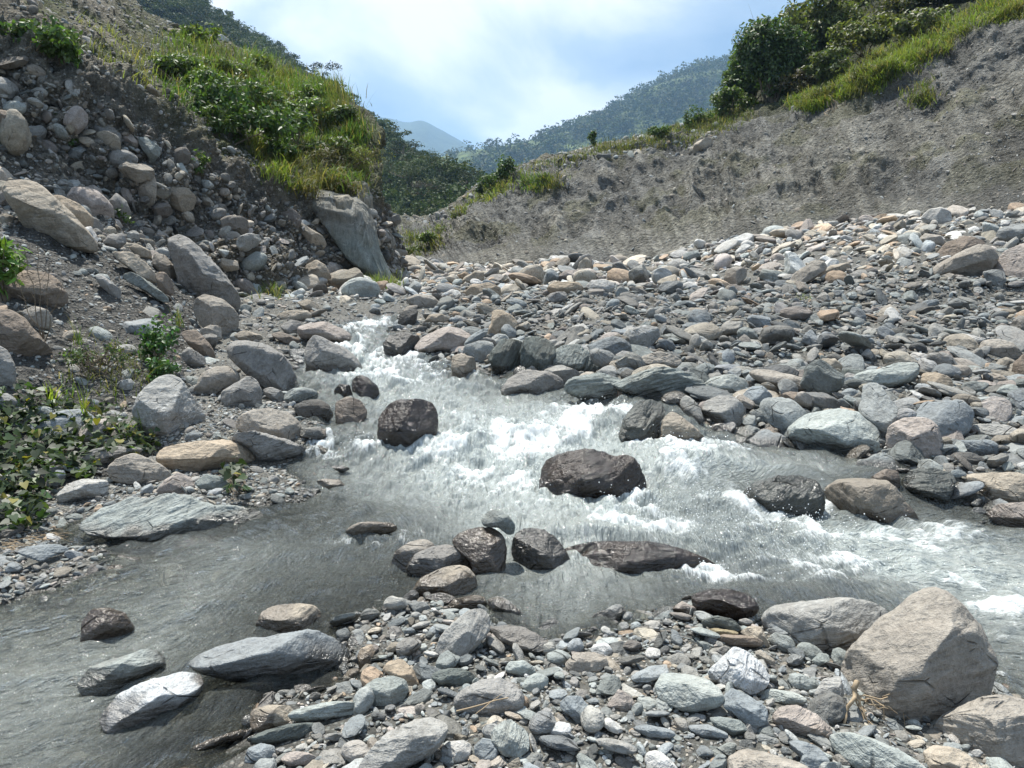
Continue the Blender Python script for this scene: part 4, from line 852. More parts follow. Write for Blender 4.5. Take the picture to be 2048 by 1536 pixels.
# flow aligned texture space: blend of three fixed directions
ang = np.arctan2(dy, dx)
q = np.round(ang / (math.pi / 8)); a0 = -math.pi / 2 
al = wx * np.cos(a0) + wyv * np.sin(a0); ac = -wx * np.sin(a0) + wyv * np.cos(a0)
kx = sm((wx - .6) / 1.2) * sm((4.6 - wyv) / .8); kl = sm((-wx - .2) / 1.2) * sm((4.4 - wyv) / .8)
aR = math.atan2(-.35, .93); aL = math.atan2(-.6, -.8)
def fr_(a): return np.stack([wx * math.cos(a) + wyv * math.sin(a), -wx * math.sin(a) + wyv * math.cos(a), wx * 0], -1)
fl = fr_(a0); fl = fl * (1 - kx - kl)[:, None] + fr_(aR) * kx[:, None] + fr_(aL) * kl[:, None]
water = mesh_obj('water', P1, WF, M_WATER, attrs={'milk': sm(turb * 1.25 - .08 + .12 * s1 * turb), 'foam': fv, 'opacity': opac, 'flow': fl}); tag(water, kind='structure')
# small far pool above the cascade
# droplets thrown up by the falls
rng = np.random.RandomState(5)
cand = np.where(turb > .72)[0]; pick = rng.choice(cand, 1300); DV, DF = ICO[1]
hh = rng.exponential(.025, len(pick)); r = rng.uniform(.0012, .0030, len(pick)) * (1 + .10 * P1[pick, 1])
c = P1[pick] + np.stack([rng.normal(0, .03, len(pick)), rng.normal(0, .03, len(pick)), hh + .01], -1)
V = (c[:, None, :] + DV[None] * r[:, None, None]).reshape(-1, 3); F = (DF[None] + (np.arange(len(pick)) * len(DV))[:, None, None]).reshape(-1, 3)
b = NB('spray_drop'); spray = mesh_obj('spray', V, F, b.done(b.bsdf((.85, .87, .87, 1), .25).outputs[0])); tag(spray, kind='stuff', label='white spray thrown up over the falls', cat='spray')
log('water')
# ------------------------------------------------------------------ loose stones
def make_proto(seed, k, kind):
    rng = np.random.RandomState(seed); D, F = ICO[k]; V = D.copy()
    if kind == 0: sc = np.array([1, rng.uniform(.65, .9), rng.uniform(.42, .62)]); npl, cut = 3, (.8, .95)         # rounded cobble
    elif kind == 1: sc = np.array([1, rng.uniform(.45, .8), rng.uniform(.16, .30)]); npl, cut = 5, (.68, .88)      # slab
    else: sc = np.array([1, rng.uniform(.6, .9), rng.uniform(.4, .7)]); npl, cut = 10, (.58, .82)                  # angular block
    for _ in range(npl):
        m = nrm(rng.randn(3)); d = rng.uniform(*cut); V = V - np.maximum(V @ m - d, 0)[:, None] * m
    off = rng.rand(3) * 40
    V = V * (1 + .13 * fbm(V * 1.2 + off, 2, seed % 97))[:, None]
    V = V * sc
    if k >= 4: V = V + nrm(V) * (.03 * ridg(V * np.array([2, 2, 7]) + off, 3, 7) + .02 * fbm(V * 5 + off, 2, 8))[:, None]
    return V, F
NP = 16
PROTO = {k: [make_proto(100 + i, k, [0, 1, 2, 1, 2, 1][i % 6]) for i in range(NP)] for k in (1, 2, 3, 4, 5)}
PAL = np.array([(.30,.292,.27),(.272,.29,.278),(.262,.282,.288),(.36,.325,.27),(.43,.425,.405),(.345,.31,.28),(.20,.205,.20),(.40,.31,.23),(.33,.345,.335),(.235,.22,.20),(.50,.50,.49),(.30,.27,.235)])
PALN = ['grey', 'grey green', 'blue grey', 'tan', 'pale', 'pinkish', 'dark grey', 'rust coloured', 'light green grey', 'brown', 'whitish', 'brownish grey']
KINDN = ['rounded', 'flat', 'angular']
def sample_tris(V, F, n, wfn, rng):
    """points on a quad grid mesh, area weighted times wfn(face centres)"""
    a, b_, c, d = (V[F[:, i]] for i in range(4)); cen = (a + b_ + c + d) / 4
    nr = np.cross(c - a, d - b_); ar = np.linalg.norm(nr, axis=1) / 2; nr = nrm(nr); nr[nr[:, 2] < -.05] *= -1
    w_ = ar * wfn(cen, nr); U_, V_, f_ = proj(cen); w_ = w_ * ((U_ > -260) & (U_ < 2300) & (V_ > -150) & (V_ < 1800) & ((cen - EYE) @ FW > .3))
    tot = w_.sum()
    if tot <= 0: return np.zeros((0, 3)), np.zeros((0, 3)), 0
    i = rng.choice(len(F), n, p=w_ / tot); s, t = rng.rand(n, 1), rng.rand(n, 1)
    return (a[i] * (1 - s) + b_[i] * s) * (1 - t) + (d[i] * (1 - s) + c[i] * s) * t, nr[i], tot
class Space:
    def __init__(s, cell): s.c = cell; s.d = {}
    def key(s, p): return (int(math.floor(p[0] / s.c)), int(math.floor(p[1] / s.c)), int(math.floor(p[2] / s.c)))
    def free(s, p, r, f):
        k = s.key(p)
        for i in (-1, 0, 1):
            for j in (-1, 0, 1):
                for l in (-1, 0, 1):
                    for q, rr in s.d.get((k[0] + i, k[1] + j, k[2] + l), ()):
                        m = (r + rr) * f
                        if (p[0] - q[0]) ** 2 + (p[1] - q[1]) ** 2 + (p[2] - q[2]) ** 2 < m * m: return False
        return True
    def add(s, p, r):
        R = int(math.ceil(r / s.c)) if r > s.c else 0; k = s.key(p)
        for i in range(-R, R + 1):
            for j in range(-R, R + 1):
                for l in range(-R, R + 1): s.d.setdefault((k[0] + i, k[1] + j, k[2] + l), []).append((p, r))
STONES = []    # (p, n, r, zone, wet, embed)
def scatter(V, F, wfn, sizes, zone, seed, fill=.62, tilt=.3, lift=.25, heroes=True, hf=.8):
    rng = np.random.RandomState(seed); n0 = len(STONES)
    for rmin, rmax, n in sizes:
        sp = Space(rmax * 2.2)
        P, Nn, tot = sample_tris(V, F, n, wfn, rng)
        rr = rmin * (rmax / rmin) ** (rng.rand(n) ** 1.3)
        if heroes:
            for c, hr, zt in HEROES:
                if hr > rmin * .8: sp.add(tuple(c), hr)
        for p, n_, r, zn, w_, *_ in STONES[n0:]:
            if r > rmax * 1.0: sp.add(tuple(p), r * .8)
        for p, n_, r in zip(P, Nn, rr):
            q = tuple(p)
            if sp.free(q, r, fill): sp.add(q, r); STONES.append((p + n_ * r * lift * rng.uniform(-.6, 1.2), nrm(n_ + rng.randn(3) * tilt), r, zone, 0.0, 0))
    log(zone, len(STONES) - n0)
def tofl(cen): return csd(cen[:, 0], cen[:, 1])
def w_near(c, n):
    d = tofl(c); return (d > -.02) * (c[:, 1] < 3.9) * (c[:, 0] > -1.0)
def w_left(c, n): d = tofl(c); return (d > -.03) * (((c[:, 1] >= 2.9) & (c[:, 0] <= -.3)) | ((c[:, 0] < -.5) & (c[:, 1] > 4.3))) * (c[:, 1] < 17) * 1.0
def w_right(c, n): d = tofl(c); return (d > -.05) * (c[:, 1] >= 4.1) * (c[:, 1] < 8.6) * (c[:, 0] > -.6) * (.6 + 1.2 * (c[:, 1] < 7.0))
def w_mid(c, n): d = tofl(c); return (d > -.05) * (c[:, 1] >= 8.0) * (c[:, 1] < 13.0) * (c[:, 0] > -1.2)
def w_bandd(c, n): return (c[:, 1] >= 12.2) * (c[:, 1] < 33) * (c[:, 0] > -6) * (.4 + sm(berm(c[:, 0], c[:, 1]) / .3 - .35 * (c[:, 0] > 3)) + .8 * (c[:, 0] < 3.5) * (c[:, 1] > 13) + .5 * (c[:, 1] > 19))
def w_bed(c, n): d = tofl(c); return (d < 0) * (c[:, 1] < 8)
scatter(GV, GF, w_near, [(.05, .075, 280), (.03, .047, 1300), (.018, .028, 3800), (.009, .016, 12000), (.005, .008, 9000)], 'near gravel bar', 1, .60, .34, .5)
scatter(GV, GF, w_left, [(.12, .2, 160), (.06, .11, 700), (.03, .055, 4200), (.015, .028, 14000), (.008, .014, 9000)], 'left shore', 2, .6, .38, .45)
def w_ls(c, n): d = tofl(c); return (d > -.04) * (d < 1.2) * (c[:, 0] <= -.4) * (c[:, 1] >= 2.9) * (c[:, 1] < 6.2)
scatter(GV, GF, w_ls, [(.03, .05, 260), (.014, .026, 5500), (.007, .013, 9000)], 'left shore', 15, .6, .35, .3)
scatter(GV, GF, w_right, [(.15, .24, 260), (.085, .14, 1500), (.045, .08, 5200), (.022, .042, 15000)], 'right bar', 3, .58, .42, .55)
scatter(GV, GF, w_mid, [(.13, .22, 200), (.07, .12, 1900), (.035, .065, 6000), (.018, .033, 16000)], 'right bar', 14, .58, .42, .5)
scatter(GV, GF, w_bandd, [(.38, .55, 70), (.22, .36, 700), (.12, .21, 4600), (.06, .11, 15000), (.03, .055, 16000)], 'far stone bank', 4, .56, .45, .55)
scatter(GV, GF, w_bed, [(.07, .14, 160), (.035, .065, 1500), (.018, .03, 6000)], 'stream bed', 5, .7, .2, .0)
LBV = LBd.reshape(-1, 3); LBF = grid_faces(LNR, LNC); LT = np.repeat(lt[:, None], LNC, 1); LS = np.repeat(ls[None, :], LNR, 0)
LTf = LT.ravel()[LBF].mean(1); LSf = LS.ravel()[LBF].mean(1)
def lw(a, b_, s0=-1, s1=99): m = (LTf > a) & (LTf < b_) & (LSf > s0) & (LSf < s1); return lambda c, n: m * 1.0
scatter(LBV, LBF, lw(.3, 4.9), [(.14, .24, 40), (.07, .12, 240), (.035, .06, 2000), (.016, .03, 12000)], 'left slope', 6, .62, .35, .2)
scatter(LBV, LBF, lw(4.3, 6.55, .3), [(.20, .36, 240), (.11, .18, 1700), (.05, .09, 6500), (.025, .045, 14000)], 'left cliff', 7, .6, .8, -.12)
scatter(LBV, LBF, lw(5.6, 7.2), [(.10, .17, 50), (.04, .08, 900), (.02, .035, 7000)], 'left cliff scree', 8, .6, .6, .1)
scatter(LBV, LBF, lw(7.0, 9.3, -1, 6.2), [(.15, .3, 26), (.07, .13, 500), (.035, .065, 6500)], 'upper left scree', 9, .6, .5, .1)
RBV = RBd.reshape(-1, 3); RBF = grid_faces(RNR, RNC); RT_ = np.repeat(rt[:, None], RNC, 1); RS_ = np.repeat(rs[None, :], RNR, 0)
RTf = RT_.ravel()[RBF].mean(1); RSf = RS_.ravel()[RBF].mean(1)
def rw(a, b_, s0=-1, s1=99): m = (RTf > a) & (RTf < b_) & (RSf > s0) & (RSf < s1); return lambda c, n: m * 1.0
scatter(RBV, RBF, rw(1, 4.2), [(.14, .26, 26), (.06, .12, 500), (.03, .055, 9000)], 'right slope', 10, .6, .6, .05)
scatter(RBV, RBF, rw(3.6, 5.2, -1, 7.2), [(.25, .45, 36), (.12, .24, 700), (.06, .11, 3000)], 'right terrace', 11, .6, .4, .2)

log('stones total', len(STONES))
SP = np.array([s[0] for s in STONES]); SN = np.array([s[1] for s in STONES]); SR = np.array([s[2] for s in STONES]); SZ = [s[3] for s in STONES]
U_, V_, f_ = proj(SP); PX = SR / f_ * FPX * 2
rng = np.random.RandomState(77)
kd = rng.randint(0, NP, len(STONES))
ci = rng.choice(12, len(STONES), p=[.19,.19,.15,.09,.06,.035,.09,.025,.10,.035,.015,.02])
far = np.array([z == 'far stone bank' for z in SZ]); clf = np.array([z.startswith('left cl') or z == 'upper left scree' or z == 'right slope' for z in SZ])
ci = np.where(far, rng.choice(12, len(STONES), p=[.14,.05,.05,.20,.18,.15,.05,.08,.05,.03,.02,0]), ci)
ci = np.where(clf, rng.choice(12, len(STONES), p=[.26,.06,.03,.22,.04,.08,.06,.0,.04,.06,.01,.14]), ci)
tone = rng.uniform(.55, 1.30, len(STONES)); tone = np.where(far, tone * 1.3, tone); tone = np.where(clf, tone * 1.0, tone)
rb_ = np.array([z == 'right bar' for z in SZ]); tone = np.where(rb_, tone * .84, tone)
TN = np.clip(PAL[ci] * tone[:, None] * (1 + rng.randn(len(STONES), 3) * .006) * .86, .02, .8)
sdp = csd(SP[:, 0], SP[:, 1]); isG = np.array([not (z.startswith('left c') or z in ('left slope', 'upper left scree', 'right slope', 'right terrace')) for z in SZ])
WL = S(SP[:, 0], SP[:, 1])
WT = np.where(isG, np.where(sdp < 0, .9, np.clip(1 - sdp / .10, 0, .9)), 0)
yaw = rng.rand(len(STONES)) * 6.283
def frames(n, yaw):
    n = nrm(n); a = np.stack([np.cos(yaw), np.sin(yaw), yaw * 0], -1); a = nrm(a - n * (a * n).sum(-1, keepdims=True)); return np.stack([a, np.cross(n, a), n], -1)   # columns
FRM = frames(SN, yaw)
# keep the ones that show largest as objects of their own
inside = (U_ > -20) & (U_ < 2068) & (V_ > -20) & (V_ < 1550) & np.array([z != 'stream bed' for z in SZ])
order = np.argsort(-PX * inside)
NIND = 190
IND = []
for i in order:
    if len(IND) >= NIND: break
    h_ = cast(EYE, SP[i] + np.array([0, 0, SR[i] * .4]) - EYE)
    dist = np.linalg.norm(SP[i] - EYE)
    if h_ is None or h_[3] > dist - SR[i] * 1.5: IND.append(i)
INDS = set(IND); USED = set(); HPX = []
for o_ in HOBJ:
    if o_ is None: continue
    n_ = []
    for w_ in o_['label'].replace(',', ' ,').split():
        if n_ and w_ in (',', 'with', 'at', 'in', 'on', 'beside', 'behind', 'over', 'under', 'below', 'above', 'between', 'leaning', 'lying', 'cut', 'tucked', 'standing', 'just', 'right', 'left', 'near', 'topping', 'squeezed', 'wedged', 'cutting', 'splashed', 'barely', 'alone', 'upstream', 'touching', 'down', 'sloping', 'laced', 'next', 'from', 'set', 'stacked', 'resting', 'beneath', 'breaking', 'half', 'pointing', 'central', 'laid', 'overhanging', 'perched', 'awash', 'second', 'from', 'sticking', 'jutting', 'along', 'high', 'capping', 'tilted', 'of', 'low', 'first', 'middle', 'last', 'covered', 'filling', 'central', 'flat') and w_ not in ('low', 'flat', 'middle'): break
        n_.append(w_)
    a_ = np.array([v.co for v in o_.data.vertices][::40]) + np.array(o_.location); pu, pv, _ = proj(a_)
    if 2 <= len(n_) <= 7: HPX.append((' '.join(n_), float(pu.mean()), float(pv.mean())))

for i in IND:
    k = 5 if PX[i] > 50 else 4; PV, PF = PROTO[k][kd[i]]; kindn = KINDN[[0, 1, 2, 1, 2, 1][kd[i] % 6]]
    Vl = PV * SR[i]; V = Vl @ FRM[i].T + SP[i]
    z = SZ[i]; off = rng.rand(3) * 30
    V0, rc = V, Vl + off
    hgt = V[:, 2] - S(V[:, 0], V[:, 1]); wet = (np.clip(1 - (hgt - .03) / .03, 0, 1) * (csd(V[:, 0], V[:, 1]) < .1)) if isG[i] else np.zeros(len(V))
    nm = 'stone' if SR[i] < .12 else 'rock'
    o = mesh_obj(nm, V, PF, M_ROCK, attrs={'tint': np.tile(TN[i], (len(V), 1)), 'wet': wet, 'rc': rc, 'sty': np.tile([.15 * (rng.rand() < .4), rng.choice([.05, .2, .6]), rng.choice([0, .15])], (len(V), 1))}, loc=SP[i])
    side = {'near gravel bar': 'pebbles of the near gravel bar', 'left shore': 'stones of the left shore', 'right bar': 'stones of the right bar', 'far stone bank': 'pale stone bank below the right slope',
            'left slope': 'gravel slope of the left bank', 'left cliff': 'left cliff', 'left cliff scree': 'dark scree of the left cliff', 'upper left scree': 'upper left scree', 'right slope': 'right hand slope', 'right terrace': 'distant terrace'}[z]
    sz = '' if PX[i] > 46 else 'small '
    base_l = '%s%s %s %s' % (sz, kindn, PALN[ci[i]], nm)
    ds = sorted((math.hypot(U_[i] - hu, V_[i] - hv), hn, hu, hv) for hn, hu, hv in HPX)
    lab = None
    for dd, hn, hu, hv in ds[:7]:
        ddu, ddv = U_[i] - hu, V_[i] - hv
        rel = ('right of' if ddu > 0 else 'left of') if abs(ddu) > abs(ddv) else ('below' if ddv > 0 else 'above')
        t_ = '%s %s the %s' % (base_l, rel, hn)
        if t_ not in USED and len(t_.split()) <= 16: lab = t_; break
    USED.add(lab); tag(o, lab or base_l + ' in the ' + side, nm, 'loose %ss on the %s' % (nm, side))
# everything smaller: one mesh of loose stones per ground
def merge(idx, name, label):
    if len(idx) == 0: return
    VV, FF, TT, WW, RR, YY = [], [], [], [], [], []; base = 0
    lod = np.where(PX[idx] > 34, 4, np.where(PX[idx] > 15, 3, np.where(PX[idx] > 6, 2, 1)))
    for k in (1, 2, 3, 4):
        for pi in range(NP):
            j = idx[(lod == k) & (kd[idx] == pi)]
            if len(j) == 0: continue
            PV, PF = PROTO[k][pi]; n = len(j); m = len(PV)
            loc = PV[None] * SR[j][:, None, None]
            V = np.einsum('nij,nvj->nvi', FRM[j], loc) + SP[j][:, None, :]
            off = rng.rand(n, 1, 3) * 30
            VV.append(V.reshape(-1, 3)); FF.append((PF[None] + (base + np.arange(n) * m)[:, None, None]).reshape(-1, 3)); base += n * m
            TT.append(np.repeat(TN[j], m, 0)); WW.append(np.repeat(WT[j], m)); RR.append((loc + off).reshape(-1, 3))
            st = np.stack([.4 * (rng.rand(n) < .15), rng.choice([.05, .2, .6], n), rng.choice([0, .12], n)], -1); YY.append(np.repeat(st, m, 0))
    o = mesh_obj(name, np.concatenate(VV), np.concatenate(FF), M_ROCK, attrs={'tint': np.concatenate(TT), 'wet': np.concatenate(WW), 'rc': np.concatenate(RR), 'sty': np.concatenate(YY)})
    tag(o, label, 'pebbles', kind='stuff'); log(name, base, 'verts')
rest = np.array([i for i in range(len(STONES)) if i not in INDS]); zr = np.array([SZ[i] for i in rest])
merge(rest, 'pebbles', 'loose grey, tan and green pebbles and small stones covering the banks and bars')
# ------------------------------------------------------------------ plants
def blades(P, Nn, L_, W_, lean, rng, col, colv=.25, seg=4, droop=.6, dirbias=None):
    n = len(P); L_ = np.broadcast_to(L_, n) * rng.uniform(.6, 1.25, n); W_ = np.broadcast_to(W_, n)
    az = rng.rand(n) * 6.283; hd = np.stack([np.cos(az), np.sin(az), az * 0], -1)
    if dirbias is not None: hd = nrm(hd + np.array(dirbias)); hd[:, 2] = 0; hd = nrm(hd)
    up = nrm(np.array([0, 0, 1.]) + .35 * Nn + hd * rng.uniform(0, lean, n)[:, None])
    side = nrm(np.cross(up, hd) + rng.randn(n, 3) * .15); V = []; dr = rng.uniform(.3, 1, n) * droop
    for k in range(seg + 1):
        t = k / seg; c = P + up * (L_ * t)[:, None] + (hd * .55 - np.array([0, 0, .75])) * (L_ * dr * t ** 2.2)[:, None]
        w = W_ * (1 - t ** 1.6) * .5 + 1e-4; V += [c - side * w[:, None], c + side * w[:, None]]
    V = np.stack(V, 1).reshape(-1, 3); m = 2 * (seg + 1)
    f = np.array([[2 * k, 2 * k + 1, 2 * k + 3, 2 * k + 2] for k in range(seg)]); F = (f[None] + (np.arange(n) * m)[:, None, None]).reshape(-1, 4)
    cc = np.array(col) * (1 + colv * rng.randn(n, 1) * .8) * (1 + .06 * rng.randn(n, 3)); dryk = rng.rand(n) < .13; cc[dryk] = np.array([.30, .25, .12]) * rng.uniform(.7, 1.1, (dryk.sum(), 1))
    return V, F, np.clip(np.repeat(cc, m, 0), .01, .8)
def leaves(P, out, L_, W_, rng, col, colv=.3, heart=False, flat=.5):
    """folded pointed leaves at P, facing roughly out"""
    n = len(P); L_ = np.broadcast_to(L_, n) * rng.uniform(.65, 1.3, n); W_ = np.broadcast_to(W_, n) * L_ / np.mean(L_)
    nn = nrm(out * .8 + np.array([0, 0, flat]) + rng.randn(n, 3) * .55); a = nrm(np.cross(nn, rng.randn(n, 3))); b_ = np.cross(nn, a)
    a = nrm(a + np.array([0, 0, -.45])); b_ = nrm(np.cross(nn, a))
    if heart: prof = [(-.12, 0, 0), (-.28, .30, .04), (0, .50, .06), (.42, .34, .03), (1, 0, -.08), (.42, -.34, .03), (0, -.5, .06), (-.28, -.30, .04)]
    else: prof = [(0, 0, 0), (.35, .5, .05), (.7, .36, .03), (1.05, 0, -.07), (.7, -.36, .03), (.35, -.5, .05)]
    pr = np.array(prof); V = P[:, None] + a[:, None] * (pr[None, :, 0] * L_[:, None])[..., None] + b_[:, None] * (pr[None, :, 1] * W_[:, None])[..., None] + nn[:, None] * (pr[None, :, 2] * L_[:, None])[..., None]
    m = len(prof); idx = [[0, 1, 2, 3], [0, 3, 4, 5]] if not heart else [[0, 1, 2, 3], [0, 3, 4, 4], [0, 5, 6, 7]]
    idx = [[0, 1, 2, 3], [0, 3, 4, 5]] if not heart else [[0, 1, 2, 3], [0, 3, 4, 5], [0, 5, 6, 7]]
    F = (np.array(idx)[None] + (np.arange(n) * m)[:, None, None]).reshape(-1, 4)
    cc = np.array(col) * np.exp(colv * rng.randn(n, 1)) * (1 + .07 * rng.randn(n, 3))
    return V.reshape(-1, 3), F, np.clip(np.repeat(cc, m, 0), .008, .7)
def join(parts):
    VV, FF, CC = [], [], []; b0 = 0
    for V, F, C_ in parts: VV.append(V); FF.append(F + b0); CC.append(C_); b0 += len(V)
    return np.concatenate(VV), np.concatenate(FF), np.concatenate(CC)
def tube(pts, rads, k=6):
    pts = np.array(pts, float); n = len(pts); tg = nrm(np.gradient(pts, axis=0)); ref = np.array([.31, .17, .93]); a = nrm(np.cross(tg, ref)); b_ = np.cross(tg, a)
    th = np.linspace(0, 2 * math.pi, k, endpoint=False); r = np.array(rads)[:, None, None]
    V = pts[:, None] + (a[:, None] * np.cos(th)[None, :, None] + b_[:, None] * np.sin(th)[None, :, None]) * r
    F = [[i * k + j, i * k + (j + 1) % k, (i + 1) * k + (j + 1) % k, (i + 1) * k + j] for i in range(n - 1) for j in range(k)]
    return V.reshape(-1, 3), np.array(F), np.tile([.1, .08, .05], (n * k, 1))
def limb(p0, p1, r0, r1, rng, wob=.08, n=7, k=6):
    t = np.linspace(0, 1, n)[:, None]; P = p0 * (1 - t) + p1 * t; l = np.linalg.norm(p1 - p0)
    P = P + rng.randn(n, 3) * wob * l * (t * (1 - t)) * 1.6; return tube(P, r0 + (r1 - r0) * t[:, 0], k)

def surf(u, v, which='LR'):
    h = hit(u, v, which); return h
def grass_patch(px, n, which, L_, W_, col, rng, lean=.5, droop=.6, **kw):
    """grass rooted on the ground seen inside pixel polygon px"""
    P = np.array(px, float); x0, y0, x1, y1 = P[:, 0].min(), P[:, 1].min(), P[:, 0].max(), P[:, 1].max(); R, NN = [], []; g = 0
    while len(R) < n and g < n * 6:
        g += 1; u, v = rng.uniform(x0, x1), rng.uniform(y0, y1)
        if poly_sd(np.array([u]), np.array([v]), P)[0] > 0: continue
        h = hit(u, v, which)
        if h is None: continue
        R.append(h[0]); NN.append(h[1])
    R = np.array(R); NN = np.array(NN); return R, NN
def dens(R, NN, k, rad_, rng):      # each root becomes a small clump
    k_ = fbm(R * 1.6, 2, 77) > -.30; R = R[k_]; NN = NN[k_]
    n = len(R); j = np.repeat(np.arange(n), k); o = rng.randn(len(j), 3) * rad_; o[:, 2] *= .3
    P = R[j] + o - NN[j] * (o * NN[j]).sum(1, keepdims=True); return P, NN[j]

rng = np.random.RandomState(11)
G1, G2, G3, GD = (.115, .175, .045), (.075, .13, .035), (.21, .225, .075), (.05, .075, .022)
parts = []
def gp(px, n, k, which, L_, W_, col, lean=.5, droop=.6, r=.12, **kw):
    R, NN = grass_patch(px, n, which, L_, W_, col, rng)
    if len(R) == 0: log('empty patch', px[0]); return
    P, Nn = dens(R, NN, max(int(k * .62), 4), r * 1.2, rng); nz = fbm(P * 1.1, 3, 78); mixc = sm((nz + .1) / .35)[:, None]; colm = np.array(col) * (1 - mixc) + np.array((.15, .16, .06)) * mixc * .8 + np.array((.06, .085, .03)) * mixc * .2; parts.append(blades(P, Nn, L_ * (.75 + .7 * fbm(P * 2.3, 2, 79)), W_ * 1.35, lean, rng, colm, droop=droop, **kw))
# left bank: tall grass along the crest and down to the outcrop
gp([(545,130),(640,165),(700,215),(725,290),(735,360),(700,385),(640,380),(590,330),(560,250)], 420, 26, 'L', .42, .016, G1, .6, .8, .2)
gp([(640,175),(700,225),(715,290),(700,310),(680,290),(650,230)], 90, 26, 'L', .62, .02, G2, .5, .6, .2)
gp([(655,185),(715,210),(722,255),(670,240)], 30, 30, 'L', .85, .016, G2, .35, .5, .2)
gp([(560,150),(640,175),(640,200),(560,180)], 50, 26, 'L', .6, .016, G1, .4, .5, .2)
gp([(1000,352),(1180,300),(1400,262),(1500,225),(1500,245),(1400,285),(1180,318),(1000,368)], 260, 22, 'R', .32, .022, (.11,.13,.045), .6, .7, .3)
gp([(330,80),(545,120),(600,200),(560,260),(460,190),(340,150)], 420, 22, 'L', .55, .016, G1, .6, .7, .25)
gp([(320,120),(420,160),(400,230),(330,200)], 110, 18, 'L', .45, .014, G2, .6, .7, .2)
gp([(500,270),(600,330),(610,385),(560,370),(500,310)], 160, 24, 'L', .42, .012, (.19,.25,.05), .6, .8, .15)
gp([(150,40),(330,90),(320,200),(200,120)], 110, 14, 'L', .3, .012, G3, .7, .7, .2)
gp([(600,330),(700,370),(700,395),(610,395)], 90, 26, 'L', .5, .014, (.14,.13,.05), .7, 1.2, .2)
# right crest fringe
gp([(1583,205),(1660,150),(1740,150),(1760,180),(1700,200),(1640,222),(1590,222)], 260, 34, 'R', .62, .022, (.17,.225,.05), .6, 1.0, .2)
gp([(1740,120),(1850,70),(1960,15),(2060,-20),(2060,30),(1960,60),(1850,130),(1760,165)], 340, 34, 'R', .65, .022, (.16,.21,.05), .6, 1.0, .2)
gp([(1690,150),(1780,110),(1790,160),(1700,190)], 90, 34, 'R', .6, .022, (.15,.19,.05), .6, 1.0, .2)
gp([(1810,180),(1870,160),(1860,215),(1820,215)], 26, 30, 'R', .5, .02, (.12,.15,.05), .6, .8, .2)
gp([(1180,300),(1300,268),(1420,225),(1500,205),(1500,240),(1400,265),(1250,300)], 300, 22, 'R', .38, .022, (.09,.115,.035), .6, .6, .25)
gp([(1040,360),(1110,345),(1120,375),(1060,385)], 60, 34, 'R', .5, .024, G1, .6, .8, .25)
gp([(930,395),(1000,365),(1030,375),(990,400),(940,410)], 70, 30, 'R', .45, .024, (.17,.2,.06), .6, .8, .25)
gp([(905,420),(935,415),(935,435),(905,440)], 24, 26, 'R', .45, .022, (.14,.17,.05), .6, .8, .2)
gp([(745,440),(780,435),(780,465),(750,470)], 40, 26, 'R', .7, .035, (.16,.2,.055), .6, .8, .3)
gp([(755,480),(860,460),(900,440),(880,500),(830,515),(760,520)], 150, 22, 'R', .35, .022, (.13,.16,.05), .6, .8, .3)
# foot of the outcrop and tufts on the left bank
gp([(725,545),(775,555),(790,580),(740,585)], 60, 26, 'GL', .42, .013, (.15,.2,.05), .6, .7, .1)
gp([(500,585),(560,575),(570,600),(510,605)], 12, 18, 'GL', .35, .01, G1, .8, .9, .08)
gp([(1345,575),(1380,575),(1380,590),(1345,590)], 6, 14, 'G', .12, .006, G1, .8, .9, .04)
gp([(1590,590),(1620,590),(1620,600),(1590,600)], 6, 14, 'G', .14, .006, G1, .8, .9, .04)
gp([(0,740),(330,760),(300,830),(60,850)], 70, 7, 'GL', .20, .006, G2, .8, .9, .08)
gp([(200,680),(330,700),(330,760),(180,760)], 40, 7, 'GL', .24, .006, G2, .8, .9, .08)
V, F, C_ = join(parts); g_ = mesh_obj('grass', V, F, M_GRASS, attrs={'tint': C_}); tag(g_, 'bright green and straw coloured grass on the banks', 'grass', kind='stuff')
log('grass', len(V))

def tuft(u, v, n, L_, W_, col, label, which='GL', lean=.5, droop=.7, r=.03, name='grass_tuft', seed=0):
    rg = np.random.RandomState(900 + seed); h = hit(u, v, which); P = np.tile(h[0], (n, 1)) + rg.randn(n, 3) * [r, r, r * .2]
    V, F, C_ = blades(P, np.tile(h[1], (n, 1)), L_, W_, lean, rg, col, droop=droop, seg=6); o = mesh_obj(name, V, F, M_GRASS, attrs={'tint': C_}, loc=h[0]); tag(o, label, 'grass tuft', 'single grass tufts')
tuft(358, 655, 16, .30, .012, G1, 'bright grass tuft between boulders above the leafy shrub', seed=1)
tuft(172, 850, 12, .42, .012, (.24,.30,.06), 'tall yellow green grass tuft beside the veined boulder', seed=2, lean=.35)
tuft(100, 815, 12, .26, .012, (.24,.30,.06), 'low yellow green fan of grass in the creeper patch', seed=3, lean=.9)
tuft(262, 880, 10, .30, .010, G1, 'thin bending grass tuft at the left foot of the veined boulder', seed=4, lean=.6)
tuft(160, 690, 14, .34, .008, G1, 'fine grass tuft in front of the huge brown boulder', seed=5)
tuft(540, 590, 40, .34, .010, G1, 'drooping grass tuft at the foot of the left cliff', seed=6, lean=.9, r=.10)
tuft(745, 578, 60, .42, .013, (.16,.21,.05), 'upright grass tuft under the green rock outcrop', seed=7, r=.12)
tuft(1145, 758, 8, .08, .005, G1, 'tiny grass tuft on the layered green ledge', 'G', seed=8, r=.01)

